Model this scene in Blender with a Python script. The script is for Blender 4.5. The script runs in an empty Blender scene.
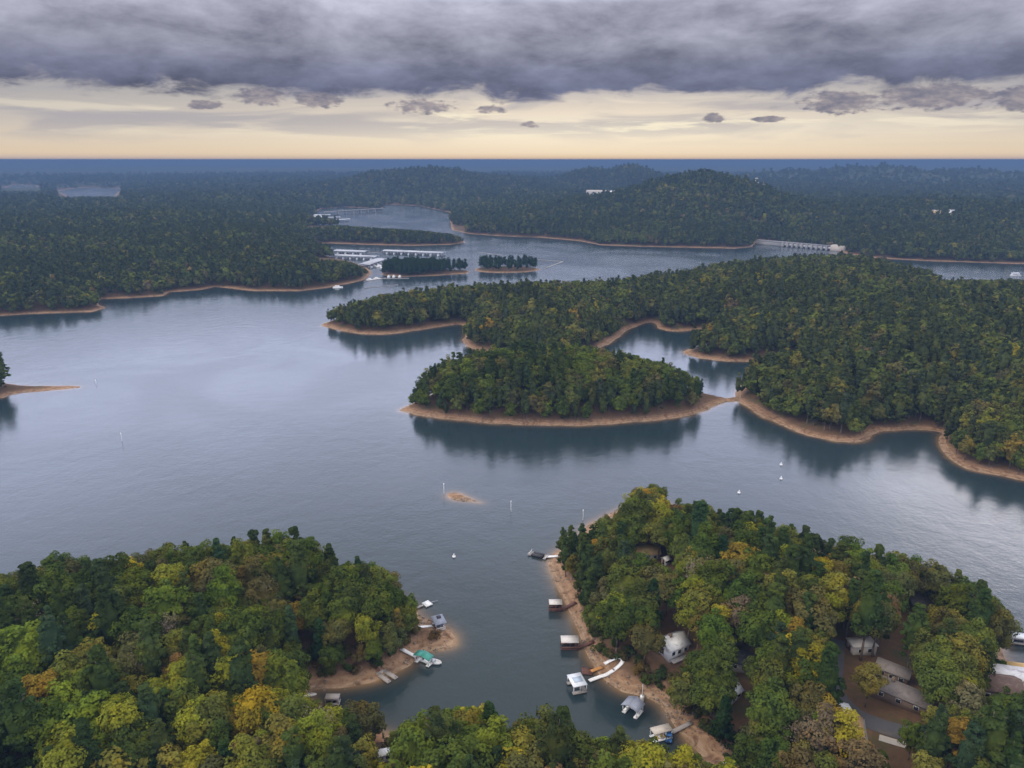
import bpy, math
import numpy as np
from mathutils import Vector, Matrix

R = math.radians
scn = bpy.context.scene
COL = scn.collection
rng = np.random.default_rng(11)

# ------------------------------------------------------------------ camera
CAM_H, FPX, PITCH = 150.0, 731.0, R(17.06)
cam_d = bpy.data.cameras.new('camera')
cam_d.sensor_width = 36.0
cam_d.lens = 36.0 * FPX / 1024.0
cam_d.clip_start, cam_d.clip_end = 1.0, 120000.0
cam = bpy.data.objects.new('camera', cam_d)
COL.objects.link(cam)
cam.location = (0, 0, CAM_H)
cam.rotation_euler = (R(90) - PITCH, 0, 0)
scn.camera = cam

# ------------------------------------------------------------------ render settings
scn.view_settings.view_transform = 'Standard'
scn.view_settings.look = 'None'
scn.view_settings.exposure = 0.0
scn.view_settings.gamma = 1.0
scn.view_settings.use_curve_mapping = False
cy = scn.cycles
cy.max_bounces, cy.diffuse_bounces, cy.glossy_bounces = 5, 2, 2
cy.transmission_bounces, cy.volume_bounces, cy.transparent_max_bounces = 2, 0, 4
cy.caustics_reflective = cy.caustics_refractive = False
cy.use_denoising = True
cy.sample_clamp_indirect = 4.0


class NT:
    """small helper to write node trees as expressions"""
    def __init__(s, tree):
        s.t = tree
        s.t.nodes.clear()

    def n(s, typ, **kw):
        nd = s.t.nodes.new(typ)
        for k, v in kw.items():
            setattr(nd, k, v)
        return nd

    def put(s, sock, v):
        if v is None:
            return
        if hasattr(v, 'is_output') or isinstance(v, bpy.types.NodeSocket):
            s.t.links.new(v, sock)
        elif isinstance(v, (tuple, list)) and len(v) == 3 and sock.type == 'RGBA':
            sock.default_value = (*v, 1)
        else:
            sock.default_value = v

    def m(s, op, a, b=None, c=None, clamp=False):
        nd = s.n('ShaderNodeMath', operation=op, use_clamp=clamp)
        s.put(nd.inputs[0], a); s.put(nd.inputs[1], b); s.put(nd.inputs[2], c)
        return nd.outputs[0]

    def mix(s, f, a, b, mode='MIX'):
        nd = s.n('ShaderNodeMix', data_type='RGBA', blend_type=mode)
        s.put(nd.inputs[0], f); s.put(nd.inputs[6], a); s.put(nd.inputs[7], b)
        return nd.outputs[2]

    def smooth(s, v, a, b, to0=0.0, to1=1.0):
        nd = s.n('ShaderNodeMapRange', interpolation_type='SMOOTHSTEP')
        s.put(nd.inputs[0], v); s.put(nd.inputs[1], a); s.put(nd.inputs[2], b)
        s.put(nd.inputs[3], to0); s.put(nd.inputs[4], to1)
        return nd.outputs[0]

    def lin(s, v, a, b, to0=0.0, to1=1.0):
        nd = s.n('ShaderNodeMapRange')
        s.put(nd.inputs[0], v); s.put(nd.inputs[1], a); s.put(nd.inputs[2], b)
        s.put(nd.inputs[3], to0); s.put(nd.inputs[4], to1)
        return nd.outputs[0]

    def noise(s, vec, scale, detail=4.0, rough=0.55, dist=0.0):
        nd = s.n('ShaderNodeTexNoise')
        if vec is not None:
            s.put(nd.inputs['Vector'], vec)
        nd.inputs['Scale'].default_value = scale
        nd.inputs['Detail'].default_value = detail
        nd.inputs['Roughness'].default_value = rough
        nd.inputs['Distortion'].default_value = dist
        return nd.outputs[0]

    def xyz(s, x, y, z):
        nd = s.n('ShaderNodeCombineXYZ')
        s.put(nd.inputs[0], x); s.put(nd.inputs[1], y); s.put(nd.inputs[2], z)
        return nd.outputs[0]

    def ramp(s, v, stops):
        nd = s.n('ShaderNodeValToRGB')
        e = nd.color_ramp.elements
        e[0].position, e[0].color = stops[0][0], (*stops[0][1], 1)
        e[1].position, e[1].color = stops[-1][0], (*stops[-1][1], 1)
        for p, c in stops[1:-1]:
            q = e.new(p); q.color = (*c, 1)
        s.put(nd.inputs[0], v)
        return nd.outputs[0]


def srgb(r, g, b):
    f = lambda v: (v / 255 / 12.92) if v / 255 <= 0.04045 else ((v / 255 + 0.055) / 1.055) ** 2.4
    return (f(r), f(g), f(b))


# ------------------------------------------------------------------ world: dusk sky under a broken cloud deck
SUN_AZ, SUN_EL = R(-105), R(46)        # the brighter part of the overcast, high on the left
world = bpy.data.worlds.new('World')
scn.world = world
world.use_nodes = True
W = NT(world.node_tree)
sky = W.n('ShaderNodeTexSky', sky_type='NISHITA')
sky.sun_disc = False
sky.sun_elevation, sky.sun_rotation = SUN_EL, SUN_AZ
tc = W.n('ShaderNodeTexCoord')
sep = W.n('ShaderNodeSeparateXYZ')
W.put(sep.inputs[0], tc.outputs['Generated'])
X, Y, Z = sep.outputs
deg = 180 / math.pi
el = W.m('MULTIPLY', W.m('ARCSINE', Z), deg)
az = W.m('MULTIPLY', W.m('ARCTAN2', X, Y), deg)
zz = W.m('ADD', W.m('MAXIMUM', Z, 0.0), 0.10)
plane = W.xyz(W.m('DIVIDE', X, zz), W.m('DIVIDE', Y, zz), 0.0)
nbig = W.noise(plane, 0.9, 6, 0.55, 0.3)
nfine = W.noise(plane, 2.6, 8, 0.6, 0.5)
streak = W.noise(W.xyz(W.m('MULTIPLY', az, 0.05), W.m('MULTIPLY', el, 0.42), 3.1), 1.6, 7, 0.55, 0.6)
puff = W.noise(W.xyz(W.m('MULTIPLY', az, 0.16), W.m('MULTIPLY', el, 0.42), 8.7), 1.5, 8, 0.6, 0.4)
# bright band between the horizon and the deck
glow = W.m('POWER', 2.718, W.m('MULTIPLY', W.m('POWER', W.m('DIVIDE', W.m('SUBTRACT', az, 5.0), 24.0), 2.0), -1.0))
band = W.ramp(W.m('DIVIDE', el, 6.0), [(0.0, srgb(250, 222, 184)), (0.15, srgb(254, 234, 203)), (0.36, srgb(255, 242, 218)),
                                       (0.55, srgb(240, 224, 203)), (0.75, srgb(206, 196, 190)), (1.0, srgb(165, 160, 166))])
bandL = W.ramp(W.m('DIVIDE', el, 6.0), [(0.0, srgb(234, 206, 172)), (0.2, srgb(222, 205, 184)), (0.45, srgb(192, 184, 180)),
                                        (0.7, srgb(176, 172, 172)), (1.0, srgb(160, 158, 166))])
band = W.mix(glow, bandL, band)
gapn = W.noise(W.xyz(W.m('MULTIPLY', az, 0.07), W.m('MULTIPLY', el, 0.6), 1.7), 1.7, 6, 0.55, 0.5)
sc1 = W.m('MULTIPLY', W.smooth(streak, 0.42, 0.60), W.smooth(el, 0.6, 2.8))
band = W.mix(W.m('MULTIPLY', sc1, W.m('SUBTRACT', 0.85, W.m('MULTIPLY', glow, 0.25))), band, srgb(172, 167, 174))
br = W.m('MULTIPLY', W.m('MULTIPLY', W.smooth(gapn, 0.52, 0.66), W.smooth(el, 1.2, 2.2)), W.smooth(el, 4.6, 3.2))
band = W.mix(W.m('MULTIPLY', br, W.m('ADD', W.m('MULTIPLY', glow, 0.75), 0.25)), band, srgb(255, 242, 214))
# the deck itself
edge = W.m('ADD', el, W.m('ADD', W.m('MULTIPLY', W.m('SUBTRACT', puff, 0.5), 4.2), W.m('MULTIPLY', W.m('SUBTRACT', streak, 0.5), 1.4)))
deckf = W.smooth(edge, 4.0, 5.1)
dcol = W.ramp(W.m('DIVIDE', el, 16.0), [(0.0, srgb(94, 97, 124)), (0.30, srgb(100, 103, 130)), (0.38, srgb(120, 122, 147)), (0.47, srgb(148, 149, 166)),
                                        (0.62, srgb(168, 168, 185)), (1.0, srgb(196, 200, 214))])
tex = W.m('ADD', W.m('MULTIPLY', W.m('SUBTRACT', W.noise(W.xyz(W.m('MULTIPLY', az, 0.085), W.m('MULTIPLY', el, 0.21), 5.0), 1.6, 9, 0.6, 0.15), 0.5), 2.7), 1.0)
dcol = W.mix(1.0, dcol, W.xyz(tex, tex, W.m('ADD', W.m('MULTIPLY', tex, 0.9), 0.1)), 'MULTIPLY')
low = W.mix(deckf, band, dcol)
# a row of small dark cumulus hanging under the deck (azimuth, elevation, half sizes in degrees)
cum = None
for (a, e, w, h) in ((-17.6, 4.15, 1.7, .55), (-14.0, 4.0, 1.6, .5), (-6.6, 3.75, 2.3, .5), (23.0, 3.75, 2.4, .7), (28.3, 3.9, 3.6, .75),
                     (33.4, 3.6, 1.6, .75), (14.6, 2.85, .7, .3), (1.4, 2.5, .8, .25), (-1.5, 3.5, 1.0, .3), (-21.5, 3.6, 1.2, .3), (18.4, 2.7, 1.1, .2)):
    dx = W.m('DIVIDE', W.m('SUBTRACT', az, a), w); dy = W.m('DIVIDE', W.m('SUBTRACT', el, e), h)
    q = W.m('ADD', W.m('MULTIPLY', dx, dx), W.m('MULTIPLY', dy, dy))
    cum = q if cum is None else W.m('MINIMUM', cum, q)
pn = W.m('ADD', W.m('MULTIPLY', W.noise(W.xyz(W.m('MULTIPLY', az, 0.55), W.m('MULTIPLY', el, 1.5), 2.2), 1.1, 3, 0.55, 0.2), 0.6), W.m('MULTIPLY', W.noise(W.xyz(W.m('MULTIPLY', az, 0.7), W.m('MULTIPLY', el, 1.6), 6.2), 2.6, 6, 0.6, 0.2), 0.4))
cumf = W.smooth(W.m('ADD', cum, W.m('MULTIPLY', W.m('SUBTRACT', pn, 0.5), 5.2)), 1.4, 0.5)
low = W.mix(W.m('MULTIPLY', cumf, 0.92), low, W.mix(W.smooth(pn, 0.3, 0.7), srgb(108, 108, 130), srgb(172, 160, 162)))
# thin bright rim right above the horizon haze
low = W.mix(W.smooth(el, 0.5, 0.0), low, W.mix(glow, srgb(214, 190, 176), srgb(246, 210, 168)))
# overhead: pale, much brighter overcast with soft structure
OVER = 1.25
overL = W.mix(W.smooth(nbig, 0.3, 0.72), (2.12 * OVER, 2.26 * OVER, 3.00 * OVER), (2.30 * OVER, 2.42 * OVER, 3.12 * OVER))
rim = W.m('ADD', 1.0, W.m('MULTIPLY', 0.22, W.m('POWER', 2.718, W.m('MULTIPLY', -1.0, W.m('POWER', W.m('DIVIDE', W.m('SUBTRACT', el, 13.5), 4.0), 2.0)))))
overL = W.mix(1.0, overL, W.xyz(rim, rim, rim), 'MULTIPLY')
overH = W.mix(W.smooth(nbig, 0.35, 0.68), (1.06 * OVER, 1.04 * OVER, 1.04 * OVER), (1.48 * OVER, 1.42 * OVER, 1.36 * OVER))
over = W.mix(W.smooth(el, 20.0, 40.0), overL, overH)
paz = W.m('DIVIDE', W.m('SUBTRACT', az, 37.0), 8.0); pel = W.m('DIVIDE', W.m('SUBTRACT', el, 22.0), 2.0)
patch = W.m('POWER', 2.718, W.m('MULTIPLY', W.m('ADD', W.m('MULTIPLY', paz, paz), W.m('MULTIPLY', pel, pel)), -1.0))
over = W.mix(W.m('MULTIPLY', patch, W.smooth(nfine, 0.3, 0.5)), over, (14.0, 13.0, 13.0))
cloudcol = W.mix(W.smooth(el, 10.2, 14.5), low, over)
STR = 0.1
cloud10 = W.mix(1.0, cloudcol, (1 / STR, 1 / STR, 1 / STR), 'MULTIPLY')
bgcol = W.mix(0.94, sky.outputs[0], cloud10)
bg = W.n('ShaderNodeBackground')
W.put(bg.inputs[0], bgcol)
bg.inputs[1].default_value = STR
wo = W.n('ShaderNodeOutputWorld')
W.put(wo.inputs[0], bg.outputs[0])
world.cycles.sampling_method = 'MANUAL'
world.cycles.sample_map_resolution = 1024

# ------------------------------------------------------------------ sun behind thin cloud
sun_d = bpy.data.lights.new('sun', 'SUN')
sun_d.energy = 1.5
sun_d.angle = R(22)
sun_d.color = (1.0, 0.88, 0.70)
sun = bpy.data.objects.new('sun', sun_d)
COL.objects.link(sun)
sdir = Vector((math.sin(SUN_AZ) * math.cos(SUN_EL), math.cos(SUN_AZ) * math.cos(SUN_EL), math.sin(SUN_EL)))
sun.rotation_euler = sdir.to_track_quat('Z', 'Y').to_euler()
sun.location = (0, 0, 400)

# ------------------------------------------------------------------ helpers
cP, sP = math.cos(PITCH), math.sin(PITCH)


def G(px, py, z=0.0):
    """the point at height z that bears (px, py) from the survey position"""
    px = np.asarray(px, float); py = np.asarray(py, float)
    u = (px - 512) / FPX; v = -(py - 384) / FPX
    dx, dy, dz = u, v * sP + cP, v * cP - sP
    t = (z - CAM_H) / dz
    return np.stack([dx * t, dy * t, np.full_like(dx * t, z)], -1)


def proj(P):
    P = np.asarray(P, float)
    x, y, z = P[..., 0], P[..., 1], P[..., 2] - CAM_H
    d = y * cP - z * sP
    v = y * sP + z * cP
    return 512 + FPX * x / d, 384 - FPX * v / d, d


def at_dist(px, D):
    return np.array([(px - 512) / FPX * (D * cP + CAM_H * sP), D])


def tag(o, label=None, cat=None, group=None, kind=None):
    if label: o['label'] = label
    if cat: o['category'] = cat
    if group: o['group'] = group
    if kind: o['kind'] = kind
    return o


def empty(name, loc=(0, 0, 0), rz=0.0):
    o = bpy.data.objects.new(name, None)
    o.empty_display_size = 0.5
    o.location = loc
    o.rotation_euler = (0, 0, rz)
    COL.objects.link(o)
    return o


def np_mesh(name, verts, quads=None, tris=None, smooth=False):
    me = bpy.data.meshes.new(name)
    verts = np.asarray(verts, np.float32)
    fl, st, tot, n = [], [], [], 0
    for f, k in ((quads, 4), (tris, 3)):
        if f is not None and len(f):
            f = np.asarray(f, np.int32)
            fl.append(f.ravel()); st.append(n + np.arange(len(f), dtype=np.int32) * k); tot.append(np.full(len(f), k, np.int32))
            n += f.size
    fl, st, tot = np.concatenate(fl), np.concatenate(st), np.concatenate(tot)
    me.vertices.add(len(verts)); me.vertices.foreach_set('co', verts.ravel())
    me.loops.add(len(fl)); me.loops.foreach_set('vertex_index', fl)
    me.polygons.add(len(st)); me.polygons.foreach_set('loop_start', st); me.polygons.foreach_set('loop_total', tot)
    if smooth:
        me.polygons.foreach_set('use_smooth', np.ones(len(st), bool))
    me.update(calc_edges=True)
    return me


def link(name, me, mat=None, parent=None):
    o = bpy.data.objects.new(name, me)
    if mat is not None and not me.materials:
        me.materials.append(mat)
    COL.objects.link(o)
    o.parent = parent
    return o


def vnoise(x, y, scale, seed=0, octv=4):
    """value noise in numpy, about -1..1"""
    out = np.zeros_like(x, float); amp, tot = 1.0, 0.0
    for k in range(octv):
        u, v = x / scale + 17.3 * k + seed * 3.7, y / scale - 9.1 * k + seed * 1.3
        iu, iv = np.floor(u), np.floor(v)
        fu, fv = u - iu, v - iv
        fu, fv = fu * fu * (3 - 2 * fu), fv * fv * (3 - 2 * fv)
        def h(a, b):
            s = np.sin(a * 127.1 + b * 311.7 + seed * 74.7 + k * 19.19) * 43758.5453
            return (s - np.floor(s)) * 2 - 1
        out += amp * ((h(iu, iv) * (1 - fu) + h(iu + 1, iv) * fu) * (1 - fv) + (h(iu, iv + 1) * (1 - fu) + h(iu + 1, iv + 1) * fu) * fv)
        tot += amp; amp *= 0.5; scale *= 0.5
    return out / tot


def chaikin(p, n=1, closed=True):
    p = np.asarray(p, float)
    for _ in range(n):
        q = np.roll(p, -1, 0) if closed else p[1:]
        a = p if closed else p[:-1]
        r = np.stack([a * .75 + q * .25, a * .25 + q * .75], 1).reshape(-1, 2)
        p = r if closed else np.vstack([p[:1], r, p[-1:]])
    return p


def poly_sd(x, y, poly):
    """signed distance, positive inside"""
    d2 = np.full(x.shape, 1e18); ins = np.zeros(x.shape, bool)
    n = len(poly)
    for i in range(n):
        ax, ay = poly[i]; bx, by = poly[(i + 1) % n]
        ex, ey = bx - ax, by - ay
        L = ex * ex + ey * ey
        if L < 1e-9:
            continue
        wx, wy = x - ax, y - ay
        t = np.clip((wx * ex + wy * ey) / L, 0, 1)
        dx, dy = wx - ex * t, wy - ey * t
        np.minimum(d2, dx * dx + dy * dy, out=d2)
        if ay != by:
            ins ^= ((ay <= y) != (by <= y)) & (wx < ex * (wy / (by - ay)))
    d = np.sqrt(d2)
    return np.where(ins, d, -d)


# ------------------------------------------------------------------ shorelines, surveyed as bearings
def ring(pts, n=1):
    p = chaikin(pts, n)
    return G(p[:, 0], p[:, 1])[:, :2]


LANDS = []


def land(name, pts, hmax, k=0.02, beach=9.0, n=1):
    poly = ring(pts, n)
    LANDS.append(dict(name=name, poly=poly, hmax=hmax, k=k, beach=beach,
                      bb=(poly[:, 0].min(), poly[:, 0].max(), poly[:, 1].min(), poly[:, 1].max())))


land('west', [(-320, 700), (-250, 660), (-100, 628), (0, 606), (60, 598), (130, 589), (200, 581), (270, 574), (330, 580), (372, 590), (398, 598), (412, 604),
              (418, 611), (422, 618), (436, 622), (448, 628), (457, 638), (454, 647), (440, 651), (420, 653), (412, 664), (395, 673), (375, 681), (350, 687),
              (337, 689), (322, 688), (306, 692), (312, 700), (335, 716), (365, 728), (400, 738), (440, 744), (490, 750), (540, 754), (590, 760), (640, 768), (690, 764),
              (706, 766), (760, 800), (900, 1000), (-500, 1000)], 13, 0.03, 8)
land('east', [(547, 560), (552, 578), (562, 598), (573, 620), (583, 645), (590, 662), (602, 680), (618, 691), (640, 696), (655, 701), (664, 710), (672, 724), (682, 737),
              (696, 750), (706, 761), (740, 800), (900, 1000), (1600, 1000), (1600, 700), (1200, 690), (1100, 684), (1040, 676), (1012, 668), (1004, 656), (1001, 642), (985, 626), (940, 606), (880, 588),
              (820, 570), (760, 553), (710, 536), (684, 518), (668, 502), (650, 499), (632, 503), (612, 512), (592, 523), (570, 540)], 13, 0.03, 10)
land('isle', [(396, 410), (408, 413), (425, 416), (450, 420), (480, 423), (520, 425), (560, 426), (600, 425), (640, 422), (680, 418), (705, 412), (716, 404),
              (742, 401), (744, 396), (716, 399), (700, 393), (650, 383), (580, 377), (500, 379), (440, 389), (415, 403)], 19, 0.03, 6)
land('head', [(318, 325), (332, 329), (352, 333), (372, 335), (395, 334), (420, 330), (445, 326), (464, 324), (466, 332), (462, 344), (474, 350), (500, 357), (540, 360), (580, 357),
              (605, 346), (620, 336), (632, 328), (648, 322), (656, 323), (660, 330), (680, 332), (702, 329), (709, 340), (712, 348), (690, 349), (682, 352),
              (694, 358), (720, 361), (760, 362), (790, 361), (800, 366), (780, 374), (752, 378), (738, 388), (733, 399), (742, 405), (760, 416), (790, 429), (815, 438), (845, 443),
              (866, 441), (874, 433), (900, 430), (930, 430), (946, 433), (938, 441), (946, 456), (962, 468), (990, 474), (1024, 481), (1100, 495), (1300, 520),
              (1300, 300), (1150, 299), (1024, 297), (965, 296), (938, 291), (915, 281), (895, 276), (850, 270), (790, 272), (735, 277), (690, 284), (640, 292), (600, 298), (520, 301), (430, 304), (365, 313), (338, 319)], 22, 0.012, 7)
land('spit', [(-200, 415), (-60, 405), (0, 399), (14, 394), (40, 391.5), (66, 389.5), (84, 386.8), (70, 385.8), (40, 386), (15, 385), (-20, 380), (-200, 365)], 5, 0.03, 7)
land('farwest', [(-500, 345), (-100, 322), (0, 316), (30, 314), (60, 313), (92, 312), (106, 308), (96, 303), (100, 299), (130, 298), (164, 296), (170, 292), (200, 290), (215, 287),
                 (255, 291), (300, 291), (330, 287.5), (352, 283), (362, 280.5), (368, 277.5), (372, 272), (366, 267), (352, 262), (330, 257),
                 (312, 249), (306, 244.2), (330, 243.2), (366, 244.6), (410, 245.6), (450, 244.6), (466, 242.6), (462, 240), (430, 236), (390, 232), (352, 227), (322, 226), (306, 225),
                 (306, 222), (316, 218), (314, 213), (322, 208.5), (345, 207), (382, 209), (384, 206.5), (362, 204), (352, 203), (380, 204), (420, 206), (436, 209.5), (448, 212), (452, 214.5), (450, 222), (452, 230),
                 (470, 234), (500, 236), (540, 237.5), (580, 241), (600, 245), (640, 246.5), (690, 247.5), (735, 248.5), (752, 247), (757, 241.5),
                 (835, 250), (850, 254.5), (880, 258.5), (930, 261), (1024, 264), (1200, 268), (1600, 272), (2600, 161.0), (-1600, 161.0)], 22, 0.006, 6, 0)
land('strip', [(382, 275), (400, 277), (436, 275.6), (469, 273.4), (470, 271), (440, 269.6), (400, 269), (384, 270.4)], 4, 0.03, 3, 0)
land('marinaisle', [(474, 270), (480, 272), (505, 273), (530, 272), (542, 269.5), (532, 267), (500, 266.5), (478, 267.5)], 3, 0.03, 4)
land('sandbar', [(447.5, 494), (451, 498.5), (460, 500.8), (472, 502), (484, 503.8), (474, 499.6), (464, 496), (455, 492.5)], 0.0, 0.03, 12)
PONDS = [ring([(2, 189), (18, 191), (38, 190), (36, 185.6), (14, 184.6)], 0), ring([(58, 191), (72, 198.5), (113, 197.5), (121, 188.4), (80, 187.5)], 0),
         ring([(868, 279.5), (900, 275), (930, 283), (880, 283)], 0)][:2]

HILLS = []   # centre x, y, height, radius x, radius y


def hill(px, D, h, wpx, ry):
    c = at_dist(px, D)
    HILLS.append((c[0], c[1], h, wpx * D / FPX, ry))


hill(676, 1800, 50, 52, 260); hill(720, 1820, 48, 48, 260); hill(775, 1750, 16, 50, 220); hill(600, 1900, 22, 50, 260)
hill(385, 3300, 52, 40, 420); hill(440, 3300, 54, 36, 420); hill(500, 3400, 28, 50, 420)
hill(586, 3600, 56, 24, 300); hill(634, 3500, 78, 26, 320)
hill(785, 4300, 42, 38, 450); hill(845, 4300, 46, 28, 500); hill(897, 4100, 54, 30, 500); hill(965, 4200, 44, 40, 500); hill(757, 690, 13, 40, 60); hill(1060, 4200, 30, 60, 500)
hill(55, 13000, 150, 26, 1500); hill(20, 13500, 50, 30, 1200); hill(170, 9000, 30, 100, 900); hill(900, 12000, 20, 120, 1200); hill(300, 7500, 25, 80, 800)
hill(130, 1500, 12, 90, 260); hill(240, 1250, 8, 60, 160); hill(940, 1700, 22, 90, 260)
hill(850, 840, 6, 60, 70); hill(540, 700, 6, 60, 60)


def field(x, y):
    """distance inland s and ground height z"""
    x = np.asarray(x, float); y = np.asarray(y, float)
    shp = x.shape
    x = x.ravel(); y = y.ravel()
    D = np.hypot(x, y)
    s = np.full(x.shape, -60.0); hm = np.zeros(x.shape); kk = np.full(x.shape, 0.02); bch = np.full(x.shape, 9.0)
    for L in LANDS:
        m = 70.0
        b = L['bb']
        idx = np.nonzero((x > b[0] - m) & (x < b[1] + m) & (y > b[2] - m) & (y < b[3] + m))[0]
        if not len(idx):
            continue
        d = poly_sd(x[idx], y[idx], L['poly'])
        up = d > s[idx]
        j = idx[up]
        s[j] = d[up]; hm[j] = L['hmax']; kk[j] = L['k']; bch[j] = L['beach']
    wob = np.clip(D / 300, 0.6, 4)
    s = s + (vnoise(x, y, 14, 3, 3) * 1.2 + vnoise(x, y, 5, 5, 2) * 0.5) * np.minimum(wob, 1.6) * np.clip((s + 60) / 58, 0, 1)
    for P in PONDS:
        idx = np.nonzero((D > 2200) & (D < 7000) & (x < 0))[0]
        s[idx] = np.minimum(s[idx], -poly_sd(x[idx], y[idx], P) * 0.4)
    bw = bch * 0.5 * (1 + 0.6 * vnoise(x, y, 32, 9, 3))
    zu = np.maximum(np.where(s < 0, 0.26, 0.18) * s, -6.0)
    inland = np.maximum(s - bw, 0)
    z = np.where(s < bw, zu, 0.18 * bw + hm * (1 - np.exp(-kk * inland)) + np.minimum(inland, 4) * 0.25)
    z = z + vnoise(x, y, 60, 2, 3) * np.clip(inland / 30, 0, 1) * np.minimum(hm * 0.16, 4.0)
    far = np.clip((D - 1200) / 3000, 0, 1)
    z = z + np.maximum(vnoise(x, y, 5000, 14, 3), -.2) * 40 * np.clip((D - 6500) / 9000, 0, 1)
    z = z + vnoise(x, y, 900, 4, 4) * 9 * far * np.clip(inland / 120, 0, 1)
    for (hx, hy, hh, rx, ry) in HILLS:
        g = hh * np.exp(-((x - hx) / rx) ** 2 - ((y - hy) / ry) ** 2)
        z = z + g * np.clip(inland / 90, 0, 1) * (1 + 0.12 * vnoise(x, y, rx * 0.5, 8, 3))
    z = z + np.clip((D - 3300) / 500, 0, 1) * 14 * np.clip(inland / 40, 0, 1)     # beyond the wood that is built tree by tree the sheet is the canopy
    z = np.where(D > 5000, np.minimum(z, 149), z)
    return s.reshape(shp), z.reshape(shp), inland.reshape(shp)


# ------------------------------------------------------------------ materials
def material(name):
    m = bpy.data.materials.new(name)
    m.use_nodes = True
    return m, NT(m.node_tree)


def out(T, shader, disp=None):
    o = T.n('ShaderNodeOutputMaterial')
    T.put(o.inputs[0], shader)
    return o


def pbr(T, color, rough=0.7, spec=0.3, metal=0.0, normal=None):
    p = T.n('ShaderNodeBsdfPrincipled')
    T.put(p.inputs['Base Color'], color)
    T.put(p.inputs['Roughness'], rough)
    T.put(p.inputs['Specular IOR Level'], spec)
    T.put(p.inputs['Metallic'], metal)
    if normal is not None:
        T.put(p.inputs['Normal'], normal)
    return p.outputs[0]


def simple(name, col, rough=0.7, metal=0.0, var=0.22, scale=1.5, dirt=None, spec=0.3):
    m, T = material(name)
    g = T.n('ShaderNodeNewGeometry')
    n = T.noise(g.outputs['Position'], scale, 5, 0.6)
    c = T.mix(n, tuple(v * (1 - var) for v in col), tuple(min(1, v * (1 + var)) for v in col))
    if dirt:
        n2 = T.noise(g.outputs['Position'], scale * 0.6, 4, 0.65, 0.6)
        c = T.mix(T.smooth(n2, 0.5, 0.72), c, dirt)
    out(T, pbr(T, c, rough, spec, metal))
    return m


def leaf_mat(name, attr):
    m, T = material(name)
    if attr:
        a = T.n('ShaderNodeAttribute', attribute_name='tint')
        base = a.outputs[0]
    else:
        a = T.n('ShaderNodeObjectInfo')
        base = a.outputs['Color']
    g = T.n('ShaderNodeNewGeometry')
    n = T.noise(g.outputs['Position'], 0.55, 3, 0.6)
    n2 = T.noise(g.outputs['Position'], 0.16, 2, 0.5)
    k = T.m('ADD', T.lin(n, 0.3, 0.7, 0.66, 1.34), T.lin(n2, 0.3, 0.7, -0.14, 0.14))
    c = T.mix(1.0, base, T.xyz(k, k, k), 'MULTIPLY')
    warm = T.mix(1.0, c, (1.22, 1.04, 0.7), 'MULTIPLY')
    c = T.mix(T.smooth(n2, 0.42, 0.68), c, warm)
    d = T.n('ShaderNodeBsdfDiffuse'); T.put(d.inputs[0], c)
    tr = T.n('ShaderNodeBsdfTranslucent'); T.put(tr.inputs[0], T.mix(1.0, c, (1.1, 1.15, 0.6), 'MULTIPLY'))
    mx = T.n('ShaderNodeMixShader'); mx.inputs[0].default_value = 0.25
    T.put(mx.inputs[1], d.outputs[0]); T.put(mx.inputs[2], tr.outputs[0])
    out(T, mx.outputs[0])
    return m


M_LEAF = leaf_mat('leaves', False)
M_WOOD = leaf_mat('woodland_leaves', True)
M_BARK = simple('bark', (0.11, 0.085, 0.065), 0.9, var=0.4, scale=2)
M_TWIG = simple('bare_twigs', (0.165, 0.128, 0.09), 0.9, var=0.3, scale=2)

# ground: leaf litter, exposed red clay and sand below the old waterline, far canopy
M_GROUND, T = material('ground')
g = T.n('ShaderNodeNewGeometry')
pos = g.outputs['Position']
sp_ = T.n('ShaderNodeSeparateXYZ'); T.put(sp_.inputs[0], pos)
cov = T.n('ShaderNodeAttribute', attribute_name='cover').outputs['Fac']
inl = T.n('ShaderNodeAttribute', attribute_name='inland').outputs['Fac']
bare = T.n('ShaderNodeAttribute', attribute_name='bare').outputs['Fac']
n1 = T.noise(pos, 0.08, 6, 0.6); n2 = T.noise(pos, 0.5, 5, 0.65); n3 = T.noise(pos, 0.012, 5, 0.6)
zb = T.m('ADD', sp_.outputs[2], T.m('MULTIPLY', T.m('SUBTRACT', T.noise(pos, 0.16, 6, 0.65), 0.5), 1.6))
beach = T.ramp(T.m('DIVIDE', T.m('ADD', zb, 0.6), 2.6), [(0.0, (0.12, 0.065, 0.03)), (0.16, (0.17, 0.095, 0.045)), (0.3, (0.36, 0.24, 0.15)), (0.40, (0.25, 0.135, 0.068)), (0.5, (0.33, 0.195, 0.105)),
                                                       (0.6, (0.23, 0.115, 0.055)), (0.78, (0.27, 0.145, 0.075)), (1.0, (0.17, 0.09, 0.05))])
rings = T.noise(T.xyz(T.m('MULTIPLY', n1, 0.6), 0.0, T.m('MULTIPLY', sp_.outputs[2], 5.0)), 1.6, 3, 0.6)
beach = T.mix(0.22, beach, (0.30, 0.25, 0.19))
beach = T.mix(T.smooth(rings, 0.42, 0.62, 0.0, 0.6), beach, T.mix(1.0, beach, (0.72, 0.66, 0.62), 'MULTIPLY'))
beach = T.mix(T.smooth(T.noise(pos, 0.22, 6, 0.7, 1.0), 0.46, 0.66), beach, T.mix(1.0, beach, (0.5, 0.44, 0.42), 'MULTIPLY'))
beach = T.mix(T.smooth(n2, 0.58, 0.7), beach, (0.14, 0.085, 0.05))
litter = T.mix(n2, (0.055, 0.036, 0.022), (0.15, 0.085, 0.045))
litter = T.mix(T.smooth(n1, 0.5, 0.66), litter, (0.07, 0.062, 0.028))
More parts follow.
